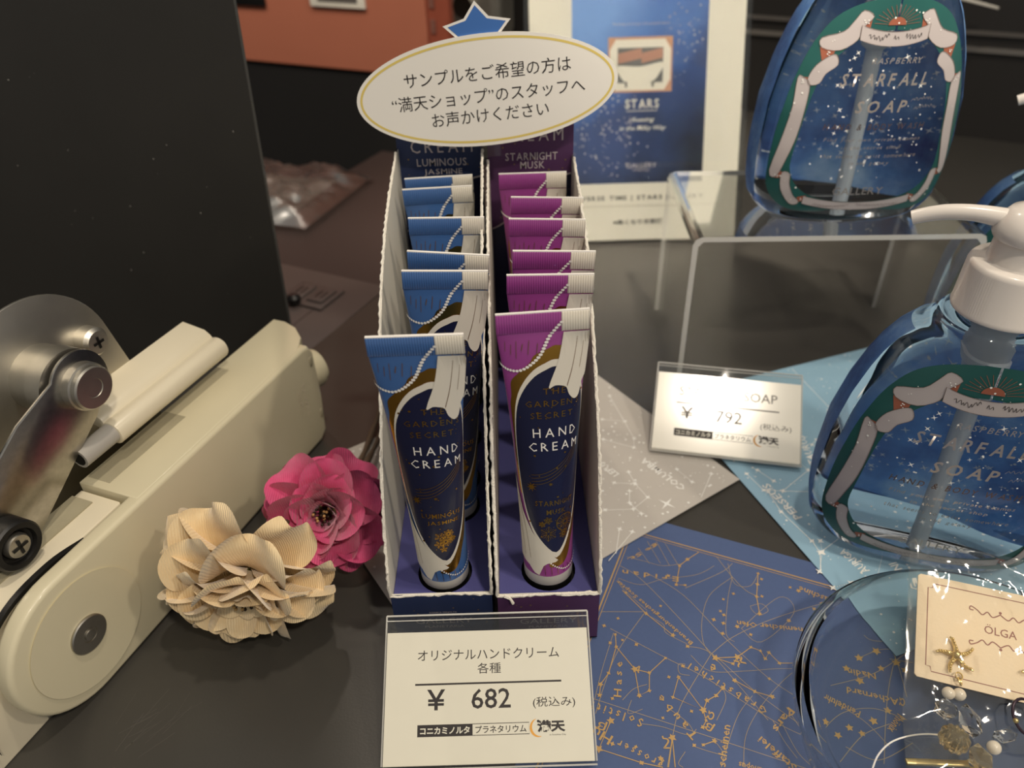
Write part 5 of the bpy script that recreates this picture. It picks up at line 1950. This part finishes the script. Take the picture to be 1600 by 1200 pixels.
def earring(label, u0, v0, rot, beads):
    o0 = on_card(u0, v0, .0014)
    t = thing('star_earring', label, 'earring', o0, (0, 0, 0), 'starfish earrings on the card')
    mb = MB()
    for i in range(5):
        a_ = rot + 2 * pi * i / 5
        pts = []
        for j in range(7):
            q_ = j / 6
            bend = .5 * q_ * q_
            r = .0013 + .0066 * q_
            pts.append(on_card(u0 + r * cos(a_ + bend * .5), v0 + r * sin(a_ + bend * .5), .0016 + .0004 * sin(q_ * 9)) - o0)
        mb.tube(pts, [.0011 - .0006 * j / 6 for j in range(7)], M_palegold, 8)
        for j in range(1, 6):
            mb.sphere(pts[j] + Vector((0, -.0002, .0006)), .0006, M_palegold, seg=6)
    mb.sphere((0, 0, .0008), .0019, M_palegold, seg=14)
    mb.build('starfish', t)
    mb = MB()
    for i in range(6):
        a_ = 2 * pi * i / 6
        mb.sphere(on_card(u0 + .0012 * cos(a_), v0 + .0012 * sin(a_), .0032) - o0, .0007, M_crystal, seg=8)
    mb.build('crystal_cluster', t)
    mb = MB()
    for k_, (du, dv) in enumerate(((.0012, -.0082), (.0016, -.0102))):
        mb.tube(ring_path(on_card(u0 + du, v0 + dv, .0016) - o0, .0015, (0.2, -.6, 1) if k_ == 0 else (.8, -.3, .6), 16), .00035, M_palegold, 6, closed=True)
    mb.build('jump_ring', t)
    for nm, (px, py, z), r, mm, sc in beads:
        mb = MB()
        p = at(px, py, z) - o0
        if nm == 'ribbed_bead':
            v, f = [], []
            n, rows = 40, 14
            for j in range(rows + 1):
                ph = pi * j / rows
                for i in range(n):
                    a_ = 2 * pi * i / n
                    q_ = r * sin(ph) * (1 + .10 * cos(12 * a_))
                    v.append((p.x + q_ * cos(a_), p.y + q_ * sin(a_), p.z + r * 1.0 * cos(ph)))
            for j in range(rows):
                for i in range(n):
                    k = (i + 1) % n
                    f.append((j * n + i, (j + 1) * n + i, (j + 1) * n + k, j * n + k))
            mb.add(v, f, mm, True)
        elif nm in ('faceted_bead', 'flower_bead'):
            bm = bmesh.new()
            bmesh.ops.create_icosphere(bm, subdivisions=1 if nm == 'flower_bead' else 1, radius=r)
            for vv in bm.verts:
                vv.co = Vector((vv.co.x * sc[0], vv.co.y * sc[1], vv.co.z * sc[2])) + p
            mb.bm(bm, mm, False)
        else:
            mb.sphere(p, r, mm, seg=20, sc=sc)
        mb.build(nm, t)
    return t


bd = [('pearl_bead', (1482, 1083, .0125), .0026, M_bead, (1, 1, 1)), ('pearl_bead', (1499, 1085, .0125), .0026, M_bead, (1, 1, 1)), ('flower_bead', (1478, 1108, .0110), .0050, M_crystal, (1.0, 1.0, .6)),
      ('faceted_bead', (1515, 1126, .0115), .0056, M_crystal, (.75, 1.35, .8)), ('ribbed_bead', (1491, 1155, .0125), .0054, M_champagne, (1, 1, 1)), ('pearl_bead', (1553, 1168, .0105), .0027, M_bead, (1, 1, 1)),
      ('faceted_bead', (1570, 1150, .0100), .0036, M_crystal, (1.5, .8, .7)), ('faceted_bead', (1532, 1186, .0110), .0050, M_champagne, (.9, 1.3, .8))]
earring('gold starfish earring with pearls and glass beads at the left of the cream card', .0155, .0120, radians(95), bd)
earring('gold starfish earring at the right edge of the cream card', .0480, .0130, radians(175), [('pearl_bead', (1640, 1170, .012), .0027, M_bead, (1, 1, 1)), ('faceted_bead', (1655, 1190, .011), .005, M_crystal, (.8, 1.3, .8))])
# other pieces lying in the dish
t = thing('hoop_earring', 'dark enamel hoop earring at the right edge of the dish', 'earring', at(1606, 1122, .016))
mb = MB()
c = Vector((0, 0, 0))
mb.tube(ring_path(c, .0058, (.1, -.5, .9), 22, 1.25), .0006, mat('dark_plum_enamel', (50, 34, 46), .3, .3), 8, closed=True)
mb.build('hoop', t)
mb = MB()
mb.sphere((-.0056, -.0012, .0005), .0011, M_palegold, seg=10)
mb.build('gold_bead', t)
t = thing('gold_bar_pendant', 'slim gold bar lying under the ribbed bead in the dish', 'pendant', at(1468, 1192, .0075), (0, 0, radians(-4)))
mb = MB()
mb.box((-.013, -.0012, -.0008), (.011, .0012, .0008), M_palegold, bevel=.0004)
mb.build('bar', t)
mb = MB()
mb.tube(ring_path((.0122, 0, 0), .0016, (0, 0, 1), 14), .0004, M_palegold, 6, closed=True)
mb.build('loop', t)
t = thing('white_cord', 'thin white cord curling across the floor of the glass dish', 'cord', at(1420, 1165, .0062))
mb = MB()
P = smooth_path([tuple(at(x, y, .0068) - at(1420, 1165, .0062)) for x, y in ((1362, 1205), (1372, 1180), (1392, 1160), (1420, 1150), (1450, 1147), (1480, 1150))], 6)
mb.tube(P, .00034, M_pearl, 8)
mb.build('cord', t)

# clear bag round the earring card
t = thing('clear_bag', 'clear plastic bag wrapped round the cream earring card', 'bag', ec, (0, 0, CY))
mb = MB()
nx, ny = 40, 60


def bagz(u, v_):
    return -.0062 + 0.0 if v_ < -.016 else None


for side, off in ((1, .0042), (-1, -.0014)):
    v, f = [], []
    for j in range(ny + 1):
        vv = -.055 + .117 * j / ny
        for i in range(nx + 1):
            uu = -.0040 + .0740 * i / nx
            ed = min(1.0, 5 * min(i, nx - i, j, ny - j) / nx)
            wr = .0011 * noise.noise(Vector((uu * 120 + vv * 60, vv * 70, side * 3.1))) + .0006 * noise.noise(Vector((uu * 300, vv * 240 - uu * 200, side)))
            o_ = off * (ed ** .6) + wr * ed
            if vv > .044:
                o_ += ((vv - .044) * .30 * sin(uu * 110 + vv * 90) + .0016 * noise.noise(Vector((uu * 150, vv * 260, side * 7)))) * ed
            p = Vector(cf(uu, vv, o_))
            low = (-.0068 if side > 0 else -.0080)
            if vv < 0:
                p.z = max(p.z, low + .0002) if side < 0 else max(p.z, low + .007 * ed)
            v.append(p)
    for j in range(ny):
        for i in range(nx):
            k = j * (nx + 1) + i
            f.append((k, k + 1, k + nx + 2, k + nx + 1) if side > 0 else (k, k + nx + 1, k + nx + 2, k + 1))
    mb.add(v, f, M_film, True)
mb.build('bag_film', t, angle=180)
